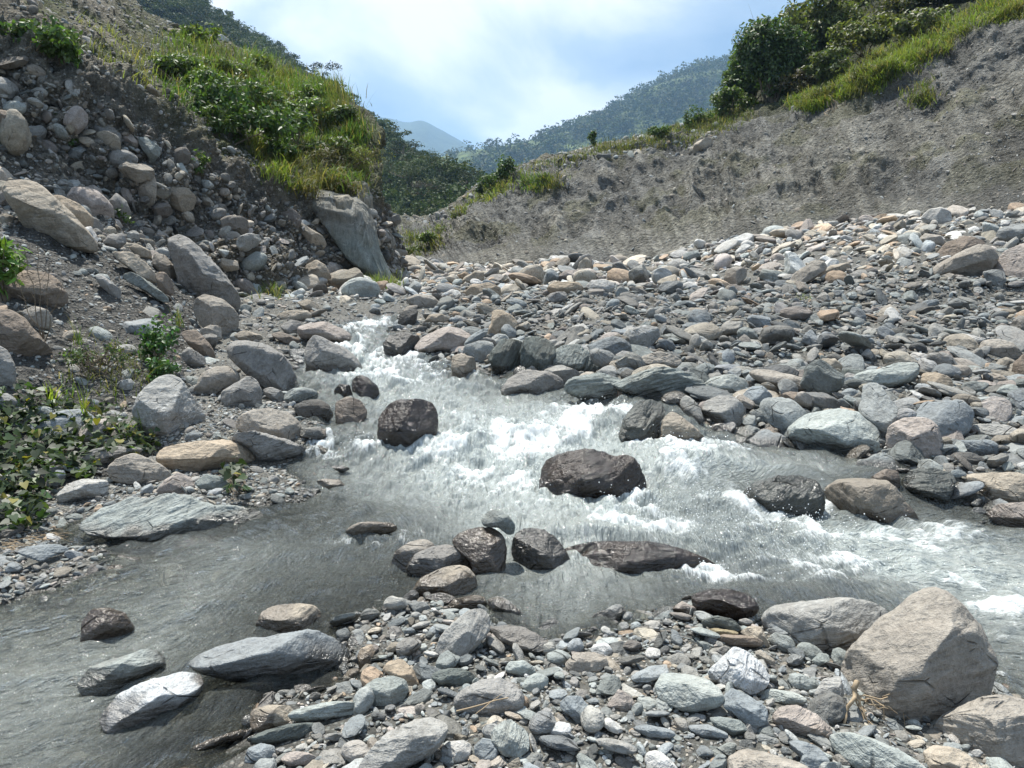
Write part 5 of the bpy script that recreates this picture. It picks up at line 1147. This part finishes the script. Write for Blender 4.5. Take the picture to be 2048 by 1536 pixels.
def bush(u, v, which, w_, h_, n, leafL, col_, label, cat, name, seed, group=None, stems=7, d_=None, lobes=9, heart=False, leafW=None, up=.3, fm=None, flat=.5, openk=.75):
    rg = np.random.RandomState(seed); h = hit(u, v, which); col = [q * 1.3 for q in col_]
    if h is None: log('no ground for', label); return
    base = h[0] - np.array([0, 0, .05 * h_]); d_ = d_ or w_ * .8; root = empty(name, base); tag(root, label, cat, group)
    cen = base + np.array([0, 0, h_ * .55]); lb = []
    for i in range(lobes):
        q = rg.randn(3); q /= np.linalg.norm(q); q *= rg.uniform(.35, .8); lb.append((cen + q * np.array([w_ * .5, d_ * .5, h_ * .5]), rg.uniform(.28, .48)))
    sp_ = []
    P, O = [], []
    for c, r in lb:
        m = n // lobes; d = nrm(rg.randn(m, 3)); rr = r * rg.rand(m) ** .45; ns = vn(d * 2.2 + c, seed % 50) * .35 + 1
        p = c + d * (rr * ns)[:, None] * np.array([w_ * .62, d_ * .62, h_ * .62]); P.append(p); O.append(d)
    P = np.concatenate(P); O = np.concatenate(O); gp_ = fbm(P / max(w_, h_) * 5 + seed, 2, 5) > -.22 * openk; P, O = P[gp_], O[gp_]
    V, F, C_ = leaves(P, O, leafL, leafW or leafL * .5, rg, col, heart=heart, flat=flat); mesh_obj('foliage' if cat != 'tree' else 'crown', V, F, fm or M_LEAF, root, attrs={'tint': C_}, loc=None).matrix_parent_inverse = root.matrix_world.inverted()
    tp = []
    for i in range(stems):
        c, r = lb[i % lobes]; s = base + rg.randn(3) * [w_ * .04, w_ * .04, 0]; tp.append(limb(s, c, h_ * .014 + .003, .002 + h_ * .003, rg))
        for _ in range(2): m = s + (c - s) * rg.uniform(.4, .8); tp.append(limb(m, c + rg.randn(3) * [w_ * .2, d_ * .2, h_ * .2], h_ * .006 + .002, .0015, rg, n=5, k=5))
    if cat == 'tree': tp.append(limb(base - np.array([0, 0, .2]), cen + np.array([0, 0, h_ * .1]), h_ * .035, h_ * .012, rg, .03, 9, 8))
    V, F, C_ = join(tp); mesh_obj('stem' if cat != 'tree' else 'trunk', V, F, M_WOOD, root)
    return root
def fixp():
    bpy.context.view_layer.update()
    for o in SC.objects:
        if o.type == 'MESH' and o.parent is not None and o.parent.type == 'EMPTY':
            o.matrix_parent_inverse = o.parent.matrix_world.inverted()
DK = (.035, .06, .018); MG = (.06, .095, .028); LG_ = (.11, .15, .04)
# left bank shrubs
bush(470, 290, 'L', 2.5, 1.35, 7500, .12, (.055,.095,.028), 'large dark leafy bush in the middle of the grassy left bank', 'bush', 'leafy_bush', 21, lobes=12)
bush(400, 220, 'L', 1.8, .85, 2600, .10, (.085,.13,.035), 'mid green bush on the upper left side of the large dark bush', 'bush', 'leafy_bush', 22)
bush(560, 240, 'L', 1.7, .85, 2400, .11, (.085,.13,.035), 'green bush among tall grass right of the large dark bush', 'bush', 'leafy_bush', 23)
bush(75, 100, 'L', 1.5, .45, 2400, .10, (.06,.10,.03), 'bright leafy bush on the scree at the upper left edge', 'bush', 'leafy_bush', 24)
bush(125, 130, 'L', .9, .45, 1200, .09, (.06,.10,.03), 'small leafy bush trailing down the scree at upper left', 'bush', 'leafy_bush', 25)
bush(300, 25, 'L', 2.0, .7, 2200, .12, LG_, 'yellow green bush on the skyline at the top left', 'bush', 'leafy_bush', 26)
bush(390, 85, 'L', 1.8, .6, 1800, .14, LG_, 'yellow green bush on the left skyline before the white boulders', 'bush', 'leafy_bush', 27)
bush(715, 350, 'L', 1.0, .9, 1800, .09, (.13,.15,.05), 'feathery yellow green shrub hanging over the rock outcrop', 'bush', 'leafy_bush', 28, leafW=.02)
bush(430, 270, 'L', 1.0, .6, 1200, .09, MG, 'low creeping bush below the large dark bush', 'bush', 'leafy_bush', 29)
bush(245, 450, 'L', .3, .3, 160, .06, MG, 'small leafy weed in the left cliff above the orange boulder', 'plant', 'weed', 30, stems=3, lobes=4)
bush(150, 320, 'L', .5, .5, 260, .07, MG, 'leafy weed growing from the left cliff face', 'plant', 'weed', 31, stems=3, lobes=4)
bush(110, 268, 'L', .35, .4, 200, .07, MG, 'small weed high in the left cliff face', 'plant', 'weed', 32, stems=3, lobes=4)
bush(405, 350, 'L', .5, .4, 220, .07, MG, 'weed on the scree edge above the buff cliff boulder', 'plant', 'weed', 33, stems=3, lobes=4)
bush(650, 250, 'L', 1.5, .7, 2000, .10, (.09,.13,.04), 'olive shrub in the tall grass above the rock outcrop', 'bush', 'leafy_bush', 34)
bush(600, 300, 'L', 1.3, 1.0, 1800, .10, (.07,.11,.035), 'green shrub in grass right of the large dark bush', 'bush', 'leafy_bush', 35)
bush(690, 350, 'L', 1.8, .9, 2400, .08, (.09,.085,.045), 'brownish dry shrub hanging on the lip over the rock outcrop', 'bush', 'leafy_bush', 36, leafW=.02)
bush(520, 145, 'L', 1.2, .5, 1600, .11, (.10,.13,.04), 'pale green shrub on the left skyline behind the white boulders', 'bush', 'leafy_bush', 37)
for i, (u, v, w_, h_, c, lb) in enumerate([(500, 215, 1.6, .7, (.07,.11,.03), 'round green bush on the grassy bank above the large dark bush'), (620, 215, 1.4, .6, (.08,.12,.035), 'small green bush below the skyline in tall grass'), (350, 160, 1.6, .6, (.08,.12,.035), 'low green bush where scree meets grass on the left bank'),
        (560, 320, 1.2, .6, (.05,.085,.025), 'dark green bush at the lower edge of the grassy bank'), (660, 320, 1.2, .6, (.07,.10,.03), 'green bush low in the grass above the outcrop'), (450, 150, 1.6, .5, (.10,.13,.045), 'pale bush near the white skyline boulders'), (690, 255, 1.0, .6, (.07,.10,.03), 'bush at the right shoulder of the grassy bank'), (430, 250, 1.3, .7, (.06,.10,.03), 'leafy bush left of the large dark bush')]):
    bush(u, v, 'L', w_, h_, 2200, .09, c, lb, 'bush', 'leafy_bush', 120 + i, 'bushes on the grassy left bank')
# foreground left plants
bush(318, 735, 'GL', .42, .5, 900, .045, (.045,.095,.03), 'dark glossy leafy shrub standing behind the veined boulder', 'bush', 'leafy_shrub', 40, lobes=8, leafW=.026)
bush(335, 770, 'GL', .5, .26, 700, .04, (.045,.09,.03), 'low spreading shrub at the foot of the glossy leafy shrub', 'bush', 'leafy_shrub', 41, lobes=7, leafW=.024)
bush(200, 745, 'GL', .75, .32, 700, .03, (.06,.085,.03), 'thin small leaved shrub in front of the huge brown boulder', 'bush', 'leafy_shrub', 42, lobes=8, stems=14)
bush(10, 600, 'L', .42, .75, 330, .12, (.10,.17,.035), 'long leaved bright green plant at the left edge', 'plant', 'broad_leaf_plant', 43, lobes=6, leafW=.035)
def creeper(px, n, seed, label):
    rg = np.random.RandomState(seed); P, Nn = grass_patch(px, n, 'GL', 0, 0, 0, rg)
    root = empty('creeper', P.mean(0)); tag(root, label, 'creeper')
    Q = P + Nn * rg.uniform(.005, .10, len(P))[:, None] + np.array([0, 0, 1]) * rg.uniform(0, .05, len(P))[:, None]
    V, F, C_ = leaves(Q, Nn, .050, .048, rg, (.033, .054, .020), .45, heart=True, flat=.7)
    yel = np.repeat(rg.rand(len(Q)) < .06, 8); C_[yel] = [.22, .2, .04]; mesh_obj('foliage', V, F, M_LEAF, root, attrs={'tint': C_})
    tp = []
    for i in range(40):
        a = P[rg.randint(len(P))]; d_ = np.linalg.norm(P - a, axis=1); j = np.argsort(d_)[rg.randint(8, 40)]; tp.append(limb(a + [0, 0, .02], P[j] + [0, 0, .04], .002, .0015, rg, .12, 6, 4))
    V, F, C_ = join(tp); mesh_obj('stem', V, F, M_WOOD, root)
creeper([(-40,800),(60,790),(150,810),(260,850),(330,900),(280,935),(200,930),(180,985),(120,960),(90,1010),(110,1060),(60,1075),(-40,1090)], 1150, 50, 'heart leaved creeper covering the ground at the left edge')
creeper([(440,965),(480,940),(500,985),(485,1010),(455,1000)], 40, 51, 'small creeper sprig hanging over the long green boulder')
# dry dark stalks
def stalks():
    rg = np.random.RandomState(3); h = hit(88, 690, 'L'); b0 = h[0]; tp = []
    for a, l in ((-.30, .62), (-.12, .80), (.05, .85), (.2, .7), (.33, .55)):
        e_ = b0 + np.array([math.sin(a) * l, rg.uniform(-.05, .05), l * math.cos(a)]); tp.append(limb(b0, e_, .005, .002, rg, .05, 9, 5))
        for t in (.5, .62, .74, .86): m = b0 + (e_ - b0) * t; tp.append(limb(m, m + rg.randn(3) * [.04, .04, .02] + [0, 0, .05], .002, .001, rg, .05, 4, 4))
    V, F, C_ = join(tp); o = mesh_obj('dead_stalk', V, F, M_WOOD, loc=b0); tag(o, 'bare dark brown dead stalks before the wide overhanging boulder', 'dead plant')
stalks()
def roots():
    rg = np.random.RandomState(8); p = hit(1690, 1395, 'G')[0] + np.array([-.02, -.10, .05]); tp = []
    tp.append(limb(p + [.02, .03, .05], p + [-.05, -.05, -.045], .009, .004, rg, .12, 8, 7)); tp.append(limb(p + [.0, .02, .04], p + [.03, -.05, -.05], .006, .002, rg, .15, 8, 6))
    for e_ in ([.10, -.02, -.02], [.17, -.04, -.06], [.05, -.05, -.06], [.07, -.03, .0], [.02, -.05, -.09], [.12, 0, .02]): tp.append(limb(p + [0, 0, .02], p + np.array(e_) * 1.3, .0035, .001, rg, .18, 9, 5))
    V, F, C_ = join(tp); o = mesh_obj('driftwood', V, F, M_TWIG, loc=p); tag(o, 'dry tangle of brown roots caught against the huge tan boulder', 'driftwood')
    b0 = hit(1660, 220, 'R')[0]; tp = []
    for i in range(14):
        s = b0 + np.array([rg.uniform(-.5, 1.0), rg.uniform(-.1, .1) - .25, rg.uniform(.0, .35)]); tp.append(limb(s, s + [rg.uniform(-.3, .3), -.25, -rg.uniform(.4, 1.1)], .022, .006, rg, .15, 8, 5))
    V, F, C_ = join(tp); o = mesh_obj('hanging_root', V, F, M_TWIG, loc=b0); tag(o, 'bare pale roots hanging below the grass lip of the right slope', 'roots')
    rg = np.random.RandomState(9); h = hit(985, 1445, 'G')[0] + [0, -.03, .075]
    tp = [limb(h + [-.11, -.01, -.01], h + [.05, .03, .01], .003, .002, rg, .02, 5, 5)] + [limb(h + [-.02, .0, 0], h + np.array(q), .002, .001, rg, .04, 4, 4) for q in ([.03, .05, .01], [-.05, -.04, 0])]
    V, F, C_ = join(tp); o = mesh_obj('straw_twig', V, F, M_TWIG, loc=h); tag(o, 'thin straw twig lying across the green striped splintery slab', 'twig')
    P = [hit(u, v, 'GL')[0] + [0, 0, .012] for u, v in ((0, 1100), (40, 1085), (90, 1072), (150, 1066), (215, 1070))]; tp = []
    for k in range(70):
        i = rg.randint(4); a = P[i] + (P[i + 1] - P[i]) * rg.rand() + rg.randn(3) * [.03, .03, .004]; tp.append(limb(a, a + np.array([rg.uniform(.03, .12), rg.normal(0, .03), 0]), .0018, .001, rg, .1, 4, 4))
    V, F, C_ = join(tp); o = mesh_obj('dry_straw', V, F, M_TWIG, loc=P[0]); tag(o, 'band of yellow dry straw along the left shallows', 'straw')
roots()
# right slope trees and shrubs
M3 = M_LEAF
bush(1545, 205, 'R', 3.2, 4.0, 26000, .17, (.05,.08,.024), 'dense dark round tree on the right skyline', 'tree', 'tree', 60, 'trees on the right hillside', lobes=16)
bush(1500, 215, 'R', 3.0, 3.2, 11000, .19, (.07,.105,.03), 'lighter green tree at the foot of the dense dark tree', 'tree', 'tree', 61, 'trees on the right hillside', lobes=12)
bush(1640, 110, 'R', 4.4, 3.2, 16000, .22, (.09,.105,.035), 'olive green tree above and behind the dense dark tree', 'tree', 'tree', 62, 'trees on the right hillside', lobes=12)
bush(1460, 235, 'R', 2.2, 1.4, 2800, .15, (.06,.09,.025), 'green bush left of the dense dark tree', 'bush', 'leafy_bush', 63)
bush(1610, 190, 'R', 2.2, 1.5, 2400, .13, (.07,.06,.03), 'brownish bush right of the dense dark tree above the grass lip', 'bush', 'leafy_bush', 64)
for i, (u, v, w_, h_, c, lb) in enumerate([(1680,95,3.2,2.0,(.085,.09,.03),'olive bush on the right hillside above the first grass clump'), (1730,110,3,1.8,(.075,.085,.028),'olive bush between grass lip and dark hillside'),
        (1700,30,3.4,2.4,(.05,.055,.022),'dark bush high on the right hillside'), (1790,60,3.4,2.0,(.05,.05,.022),'dark brown green bush right of the high dark bush'), (1780,5,3.6,2.2,(.06,.065,.025),'bush at the top edge of the photo on the right hillside'),
        (1880,20,3.2,1.8,(.045,.05,.02),'dark bush above the long grass lip'), (1950,-10,3.2,1.8,(.045,.05,.02),'topmost dark bush at the right corner'), (1650,-10,3.6,2.6,(.085,.085,.03),'yellowish bush at the top of the right skyline'),
        (1660,160,2.2,1.2,(.06,.075,.025),'small green bush tucked behind the first grass clump'), (1850,75,2.4,1.2,(.07,.08,.03),'olive bush touching the long grass lip')]):
    bush(u, v, 'R', w_ * 1.1, h_, 5200, .17, [q * 1.35 for q in c], lb, 'bush', 'leafy_bush', 70 + i, 'bushes on the right hillside')
for i, (u, v, w_, h_, c, lb) in enumerate([(990,376,1.4,.8,MG,'dark green bush at the left end of the right crest'), (968,388,1.0,.7,DK,'small dark bush at the tip of the right crest'), (1010,362,1.0,1.3,MG,'upright small bush on the right crest'),
        (1185,292,.5,.9,MG,'lone thin sapling on the right crest'), (1390,255,1.6,1.0,MG,'green bush beside the grassy topped boulder'), (1440,232,1.6,1.2,MG,'feathery bush left of the green tree group'), (1320,275,1.3,.6,MG,'low bush left of the grassy topped boulder'),
        (820,508,1.2,.4,(.06,.09,.03),'green bush in the gap below the distant terrace'), (860,485,1.2,.4,(.08,.11,.035),'yellow green bush on the terrace flank')]):
    bush(u, v, 'R', w_, h_, 1400, .12, c, lb, 'bush', 'leafy_bush', 90 + i, 'bushes along the far crest', stems=4)
fixp()
log('plants')
# ------------------------------------------------------------------ the smooth green outcrop at the end of the left cliff
def outcrop():
    RI = lambda s: [(560 + float(a) / 5.12, 350 + float(b_) / 5.12) for a, b_ in (p.split(',') for p in s.split())]
    root_p = hit(770, 575, 'GL')[0]; root = empty('rock_outcrop', root_p); tag(root, 'fractured smooth grey green rock outcrop at the end of the left cliff', 'rock outcrop')
    faces = [('rock_face', '240,200 330,165 520,165 620,200 760,230 900,330 960,480 1010,760 1090,930 1160,1080 1180,1190 1020,1130 880,1040 740,900 650,760 560,640 480,520 360,350', (.29,.31,.28), 16.9, .9),
             ('pillar', '700,80 800,50 905,100 945,240 960,440 1000,700 930,640 880,500 800,420 740,280', (.21,.20,.17), 17.6, .8),
             ('ledge_block', '740,450 790,380 850,345 900,380 925,430 930,500 820,500 740,500', (.34,.32,.27), 16.9, .35),
             ('joint_block', '560,215 700,205 750,260 775,420 700,500 640,490 600,390', (.22,.20,.16), 16.9, .4)]
    for i, (nm, ps, c, yd, th) in enumerate(faces):
        P = np.array(RI(ps)); rg = np.random.RandomState(300 + i); k = 5
        W = np.array([at(u, v, yd) for u, v in P]); hh = [hit(u, v, 'LG') for u, v in P]; hd = [h[0][1] for h in hh if h is not None and h[0][1] < 19]; yd = (np.percentile(hd, 25) if hd else yd) - .05 + [.62, .9, .05, .05][i]; W = np.array([at(u, v, yd) for u, v in P]); log('outcrop', nm, yd); C = (W.max(0) + W.min(0)) / 2; ab = W[:, [0, 2]] - C[[0, 2]]
        M = 360; an = np.linspace(-math.pi, math.pi, M, endpoint=False); R = np.zeros(M)
        for j in range(len(ab)):
            a, bb = ab[j], ab[(j + 1) % len(ab)]; ed = bb - a; cs, sn = np.cos(an), np.sin(an); den = cs * ed[1] - sn * ed[0]; den = np.where(np.abs(den) < 1e-9, 1e-9, den)
            rr = (a[0] * ed[1] - a[1] * ed[0]) / den; ss = (a[0] * sn - a[1] * cs) / den; R = np.where((rr > 0) & (ss >= -1e-6) & (ss <= 1 + 1e-6), np.maximum(R, rr), R)
        R = np.where(R <= 0, .1, R)
        D, F = ICO[6]; rho = np.hypot(D[:, 0], D[:, 2]); ang = np.arctan2(D[:, 2], D[:, 0]); Ri = np.interp(ang, np.append(an, math.pi), np.append(R, R[0]))
        q = np.stack([Ri * rho ** .45 * np.cos(ang), D[:, 1] * th * (1.1 - .5 * rho), Ri * rho ** .45 * np.sin(ang)], -1)
        w = q + C; sk = (w @ rot_axis(np.array([0, 1., 0]), .35).T) * np.array([1.5, 1.5, .3]); jt = np.abs(vn(sk * np.array([1.3, .5, 1.2]) + 7, 58)); w = w + np.outer(.16 * ridg(sk * 1.1, 4, 51) + .09 * fbm(w * 2.5, 4, 52) - .14 * np.clip(1 - jt / .10, 0, 1), np.array([.25, -1, .15]))
        w[:, 1] += .10 * (w[:, 2] - C[2]) - .35 * (w[:, 0] - C[0]) * 0
        rc = np.stack([w[:, 2], w[:, 1], w[:, 0]], -1) * .35 + i * 3
        mesh_obj(nm, w, F, M_ROCK, root, attrs={'tint': (np.tile(c, (len(w), 1)) if i else np.array([.165, .16, .14]) + (np.array([.155, .178, .168]) - np.array([.165, .16, .14])) * sm((C[2] + .55 - w[:, 2]) / .8)[:, None]), 'wet': np.zeros(len(w)), 'rc': rc, 'sty': np.tile([.3, .7, .1], (len(w), 1))})
outcrop(); fixp(); log('outcrop')
# ------------------------------------------------------------------ wooded hills and mountains
def hill(cols, nr, nc, name, tint, dfreq, damp):
    C = [[at(*s) for s in c] for c in cols]; B, t, s = patch(C, nr, nc); Nn = grid_normals(B)
    if Nn[nr // 3, nc // 2, 1] > 0: Nn = -Nn
    B = B + np.array([0, 0, 1.]) * (damp * fbm(B * dfreq, 5, 33))[..., None]
    tt_ = tint(B); o = mesh_obj(name, B.reshape(-1, 3), grid_faces(nr, nc), M_HILL, attrs={'tint': tt_.reshape(-1, 3)}); tag(o, kind='structure'); return B
def hill_material():
    b = NB('hill_cover'); g = b('NewGeometry'); v = g.outputs['Position']; tint = b.attr('tint', 'Color')
    n1 = b.noise(v, .12, 6, .7); n2 = b.noise(v, .02, 5, .6); c = b.mix(1.0, tint, b.grey(b.mapr(n1, .3, .7, .4, 1.5)), 'MULTIPLY'); c = b.mix(1.0, c, b.grey(b.mapr(n2, .3, .7, .7, 1.3)), 'MULTIPLY')
    return b.done(b.bsdf(c, .95, b.bump(n1, 1, 4), .1).outputs[0])
M_HILL = hill_material()
FT = lambda B: np.tile([.035, .05, .018], B.shape[:2] + (1,))
HL = hill([[(150,470,150),(150,300,170),(150,0,210),(150,-200,260),(150,-150,330)],
           [(400,470,150),(400,300,170),(410,120,210),(425,35,250),(425,40,330)],
           [(560,470,150),(560,350,170),(560,220,200),(560,125,235),(560,120,320)],
           [(650,470,140),(650,380,160),(650,270,185),(645,192,215),(640,190,300)],
           [(740,470,130),(740,400,148),(738,325,170),(732,264,195),(730,260,280)],
           [(800,470,122),(800,410,136),(800,350,152),(800,318,172),(800,320,240)],
           [(865,470,115),(865,420,125),(865,390,138),(865,352,155),(865,350,220)],
           [(925,470,108),(925,430,118),(925,408,128),(922,380,142),(925,380,200)],
           [(975,470,102),(975,440,110),(972,410,120),(968,402,130),(970,410,190)],
           [(1020,475,98),(1020,455,105),(1020,435,115),(1018,425,122),(1020,440,180)]], 160, 220, 'hills', FT, .03, 3)
def pasture(B):
    n = sm((fbm(B * .006, 4, 71) - .02) / .12)[..., None]; zz_ = sm((B[..., 2:3] - 60) / -40 + .9)
    return np.array([.035, .05, .018]) * (1 - n * .8) + np.array([.12, .15, .06]) * n * .8
HR = hill([[(600,480,700),(600,400,850),(600,360,1000),(600,350,1300),(600,380,1700)],
           [(860,470,700),(860,400,800),(860,350,950),(860,322,1150),(860,340,1500)],
           [(940,470,680),(940,400,780),(940,350,900),(940,303,1080),(940,330,1450)],
           [(1080,460,650),(1080,390,760),(1080,330,880),(1080,278,1050),(1080,300,1400)],
           [(1200,450,640),(1200,370,760),(1200,300,900),(1200,238,1080),(1200,260,1400)],
           [(1330,440,640),(1330,350,780),(1330,250,950),(1330,163,1150),(1330,190,1500)],
           [(1480,430,640),(1480,330,800),(1480,220,980),(1480,120,1200),(1480,150,1600)],
           [(1700,420,640),(1700,300,820),(1700,170,1020),(1700,55,1260),(1700,90,1700)],
           [(2100,420,640),(2100,280,820),(2100,120,1020),(2100,-50,1300),(2100,0,1700)]], 200, 320, 'hills', pasture, .012, 8)
HB = hill([[(500,480,2400),(500,350,2600),(500,250,3000),(500,200,3400)],[(700,480,2400),(700,350,2600),(700,260,3000),(700,228,3300)],[(790,480,2400),(790,350,2600),(790,270,3000),(775,236,3300)],
           [(815,480,2400),(815,350,2600),(815,270,3000),(815,243,3300)],[(845,480,2400),(845,350,2600),(845,270,3000),(845,240,3300)],[(880,480,2400),(880,350,2600),(880,290,3000),(878,257,3300)],
           [(925,480,2400),(925,350,2600),(925,300,3000),(925,284,3300)],[(965,480,2400),(965,350,2600),(965,315,3000),(965,305,3300)],[(1050,480,2400),(1050,380,2600),(1050,350,3000),(1050,330,3300)],[(1300,480,2400),(1300,400,2600),(1300,380,3000),(1300,370,3300)]],
          120, 200, 'mountains', lambda B: np.tile([.05, .065, .035], B.shape[:2] + (1,)), .004, 12)
def crown_proto(seed, n, kind):
    rg = np.random.RandomState(seed); P, O = [], []
    if kind == 'bamboo':
        for i in range(7):
            a = rg.rand() * 6.28; L_ = rg.uniform(.8, 1.15); t = rg.rand(n // 7) ** .6; x = np.cos(a) * .55 * t ** 2; y = np.sin(a) * .55 * t ** 2; z = L_ * 1.25 * t - .45 * t ** 3
            p = np.stack([x, y, z], -1) + rg.randn(len(t), 3) * .075; P.append(p); O.append(rg.randn(len(t), 3))
    else:
        nl = 7 if kind == 'round' else 5
        for i in range(nl):
            c = rg.randn(3) * [.34, .34, .20] + [0, 0, .62]; r = rg.uniform(.22, .4) * (1 if kind == 'round' else .8); d = nrm(rg.randn(n // nl, 3)); d[:, 2] = np.abs(d[:, 2]) * 1.0 - .25 * rg.rand(len(d))
            P.append(c + d * r * (rg.rand(len(d), 1) ** .3) * [1, 1, .75]); O.append(d)
    P = np.concatenate(P); O = np.concatenate(O); s = .085 * math.sqrt(300 / n)
    return leaves(P, O, s, s * .8, rg, (1, 1, 1), .22, flat=.3)
def forest(B, count, hmin, hmax, n_leaf, name, label, seed, cols, pred=None, uvr=None, maxpx=None):
    rg = np.random.RandomState(seed); nr, nc = B.shape[:2]; Vf = B.reshape(-1, 3); F = grid_faces(nr, nc)
    a, b_, c, d = (Vf[F[:, i]] for i in range(4)); cen = (a + b_ + c + d) / 4; ar = np.linalg.norm(np.cross(c - a, d - b_), axis=1); U, Vv, f = proj(cen)
    ny = np.cross(c - a, d - b_); fac = np.abs((nrm(ny) * nrm(EYE - cen)).sum(1)) + .1
    w_ = ar * fac * (U > -100) * (U < 2150) * (Vv > -150) * (Vv < 520)
    if uvr is not None: w_ = w_ * (U > uvr[0]) * (U < uvr[1])
    if pred is not None: w_ = w_ * pred(cen)
    i = rg.choice(len(F), count, p=w_ / w_.sum()); P = cen[i] + (a[i] - cen[i]) * rg.rand(count, 1) + (b_[i] - cen[i]) * rg.rand(count, 1)
    pr = [crown_proto(seed + j, n_leaf, 'round' if j % 4 else 'open') for j in range(6)] + [crown_proto(seed + 9, n_leaf, 'bamboo')]
    VV, FF, CC = [], [], []; b0 = 0
    for k in range(count):
        kind = rg.randint(6) if rg.rand() < .88 else 6; V, Fp, Cp = pr[kind]; h = rg.uniform(hmin, hmax) * (1.1 if kind == 6 else 1); sx = h * rg.uniform(.85, 1.25)
        an = rg.rand() * 6.28; ca, sa = math.cos(an), math.sin(an); q = V * [sx, sx, h]; q = np.stack([q[:, 0] * ca - q[:, 1] * sa, q[:, 0] * sa + q[:, 1] * ca, q[:, 2] - .15 * h], -1) + P[k]
        col = np.array(cols[rg.randint(len(cols))] if kind != 6 else (.10, .125, .05)) * rg.uniform(.75, 1.25); VV.append(q); FF.append(Fp + b0); CC.append(np.clip(Cp * col, .005, .5)); b0 += len(V)
    o = mesh_obj(name, np.concatenate(VV), np.concatenate(FF), M_FAR, attrs={'tint': np.concatenate(CC)}); tag(o, label, 'forest', kind='stuff'); log(name, b0)
FC = [(.07,.11,.032), (.045,.075,.022), (.11,.15,.045), (.12,.135,.055), (.06,.09,.028)]
forest(HL, 1900, 2.6, 5.0, 260, 'forest', 'dark green forest covering the left hill beyond the cliff', 500, FC)
forest(HR, 4200, 9, 17, 60, 'forest', 'hazy blue green woods on the large mountain to the right', 600, FC, pred=lambda c: .25 + 1.0 * (fbm(c * .006, 4, 71) < .06))
def lone_tree(B, u, v, h_, kind, label, seed, col, group):
    bv = bvh_of(B.reshape(-1, 3), grid_faces(*B.shape[:2])); h = bv.ray_cast(Vector(EYE), Vector(nrm(ray(u, v))), 5000)
    if h[0] is None: log('no hill', label); return
    base = np.array(h[0]) - [0, 0, .3]; root = empty('tree', base); tag(root, label, 'tree', group); rg = np.random.RandomState(seed)
    V, F, C_ = crown_proto(seed, 1400, kind); V = V * [h_ * .8, h_ * .8, h_ * .75] + base + [0, 0, h_ * .25]; mesh_obj('crown', V, F, M_FAR, root, attrs={'tint': np.clip(C_ * np.array(col), .005, .4)})
    tp = [limb(base, base + [0, 0, h_ * .75], h_ * .03, h_ * .012, rg, .03, 7, 6)] + [limb(base + [0, 0, h_ * rg.uniform(.4, .6)], base + np.array([rg.normal(0, .25), rg.normal(0, .25), rg.uniform(.65, .9)]) * h_, h_ * .012, h_ * .004, rg, .06, 5, 5) for _ in range(6)]
    V, F, C_ = join(tp); mesh_obj('trunk', V, F, M_WOOD, root)
LT_ = 'trees standing out on the left ridge'
lone_tree(HL, 636, 205, 9.5, 'open', 'tall open crowned tree sticking up from the left ridge', 701, (.035,.05,.018), LT_)
lone_tree(HL, 808, 340, 6.5, 'round', 'broad dark tree at the step of the left ridge', 702, (.028,.045,.015), LT_)
lone_tree(HL, 935, 400, 5, 'round', 'rounded dark tree near the low end of the left ridge', 703, (.032,.048,.016), LT_)
lone_tree(HL, 815, 400, 7, 'bamboo', 'pale feathery bamboo clump in the middle of the left hill', 704, (.115,.145,.055), LT_)
lone_tree(HL, 880, 375, 6.5, 'bamboo', 'pale feathery bamboo clump below the low end of the ridge', 705, (.11,.14,.055), LT_)
lone_tree(HL, 780, 385, 6, 'bamboo', 'feathery bamboo clump left of the pale one on the left hill', 706, (.10,.13,.05), LT_)
lone_tree(HL, 845, 420, 5, 'open', 'grey bare looking tree at the foot of the left hill', 707, (.16,.14,.11), LT_)
lone_tree(HR, 1083, 285, 17, 'open', 'lone tree on the crest of the hazy mountain', 708, (.04,.055,.025), 'trees on the hazy mountain')
lone_tree(HR, 980, 305, 16, 'round', 'rounded tree at the low left end of the hazy mountain', 709, (.04,.055,.025), 'trees on the hazy mountain')
fixp()
# ground beyond, reaching the horizon
bm = bmesh.new(); 
gs = 9000; V = np.array([(-gs, -gs, -3), (gs, -gs, -3), (gs, gs, -3), (-gs, gs, -3)], float); tag(mesh_obj('terrain', V, np.array([[0, 1, 2, 3]]), M_HILL, attrs={'tint': np.tile([.05, .06, .03], (4, 1))}), kind='structure')
# ------------------------------------------------------------------ air
zt = max(float(HB[..., 2].max()), float(HR[..., 2].max()), float(HL[..., 2].max())) + 40
x0, x1, y0, y1, z0, z1 = -9100, 9100, -9100, 9100, -4.5, zt
V = np.array([(x, y, z) for z in (z0, z1) for y in (y0, y1) for x in (x0, x1)], float); F = np.array([[0, 2, 3, 1], [4, 5, 7, 6], [0, 1, 5, 4], [2, 6, 7, 3], [0, 4, 6, 2], [1, 3, 7, 5]])
b = NB('haze_air'); pv = b('VolumePrincipled'); pv.inputs['Color'].default_value = (.42, .67, 1, 1); pv.inputs['Density'].default_value = HAZE; pv.inputs['Anisotropy'].default_value = .35; b.l.new(pv.outputs[0], b.o.inputs['Volume'])
tag(mesh_obj('haze', V, F, b.m, smooth=False), 'thin blue haze between the hills', 'haze', kind='stuff')
log('done', zt)
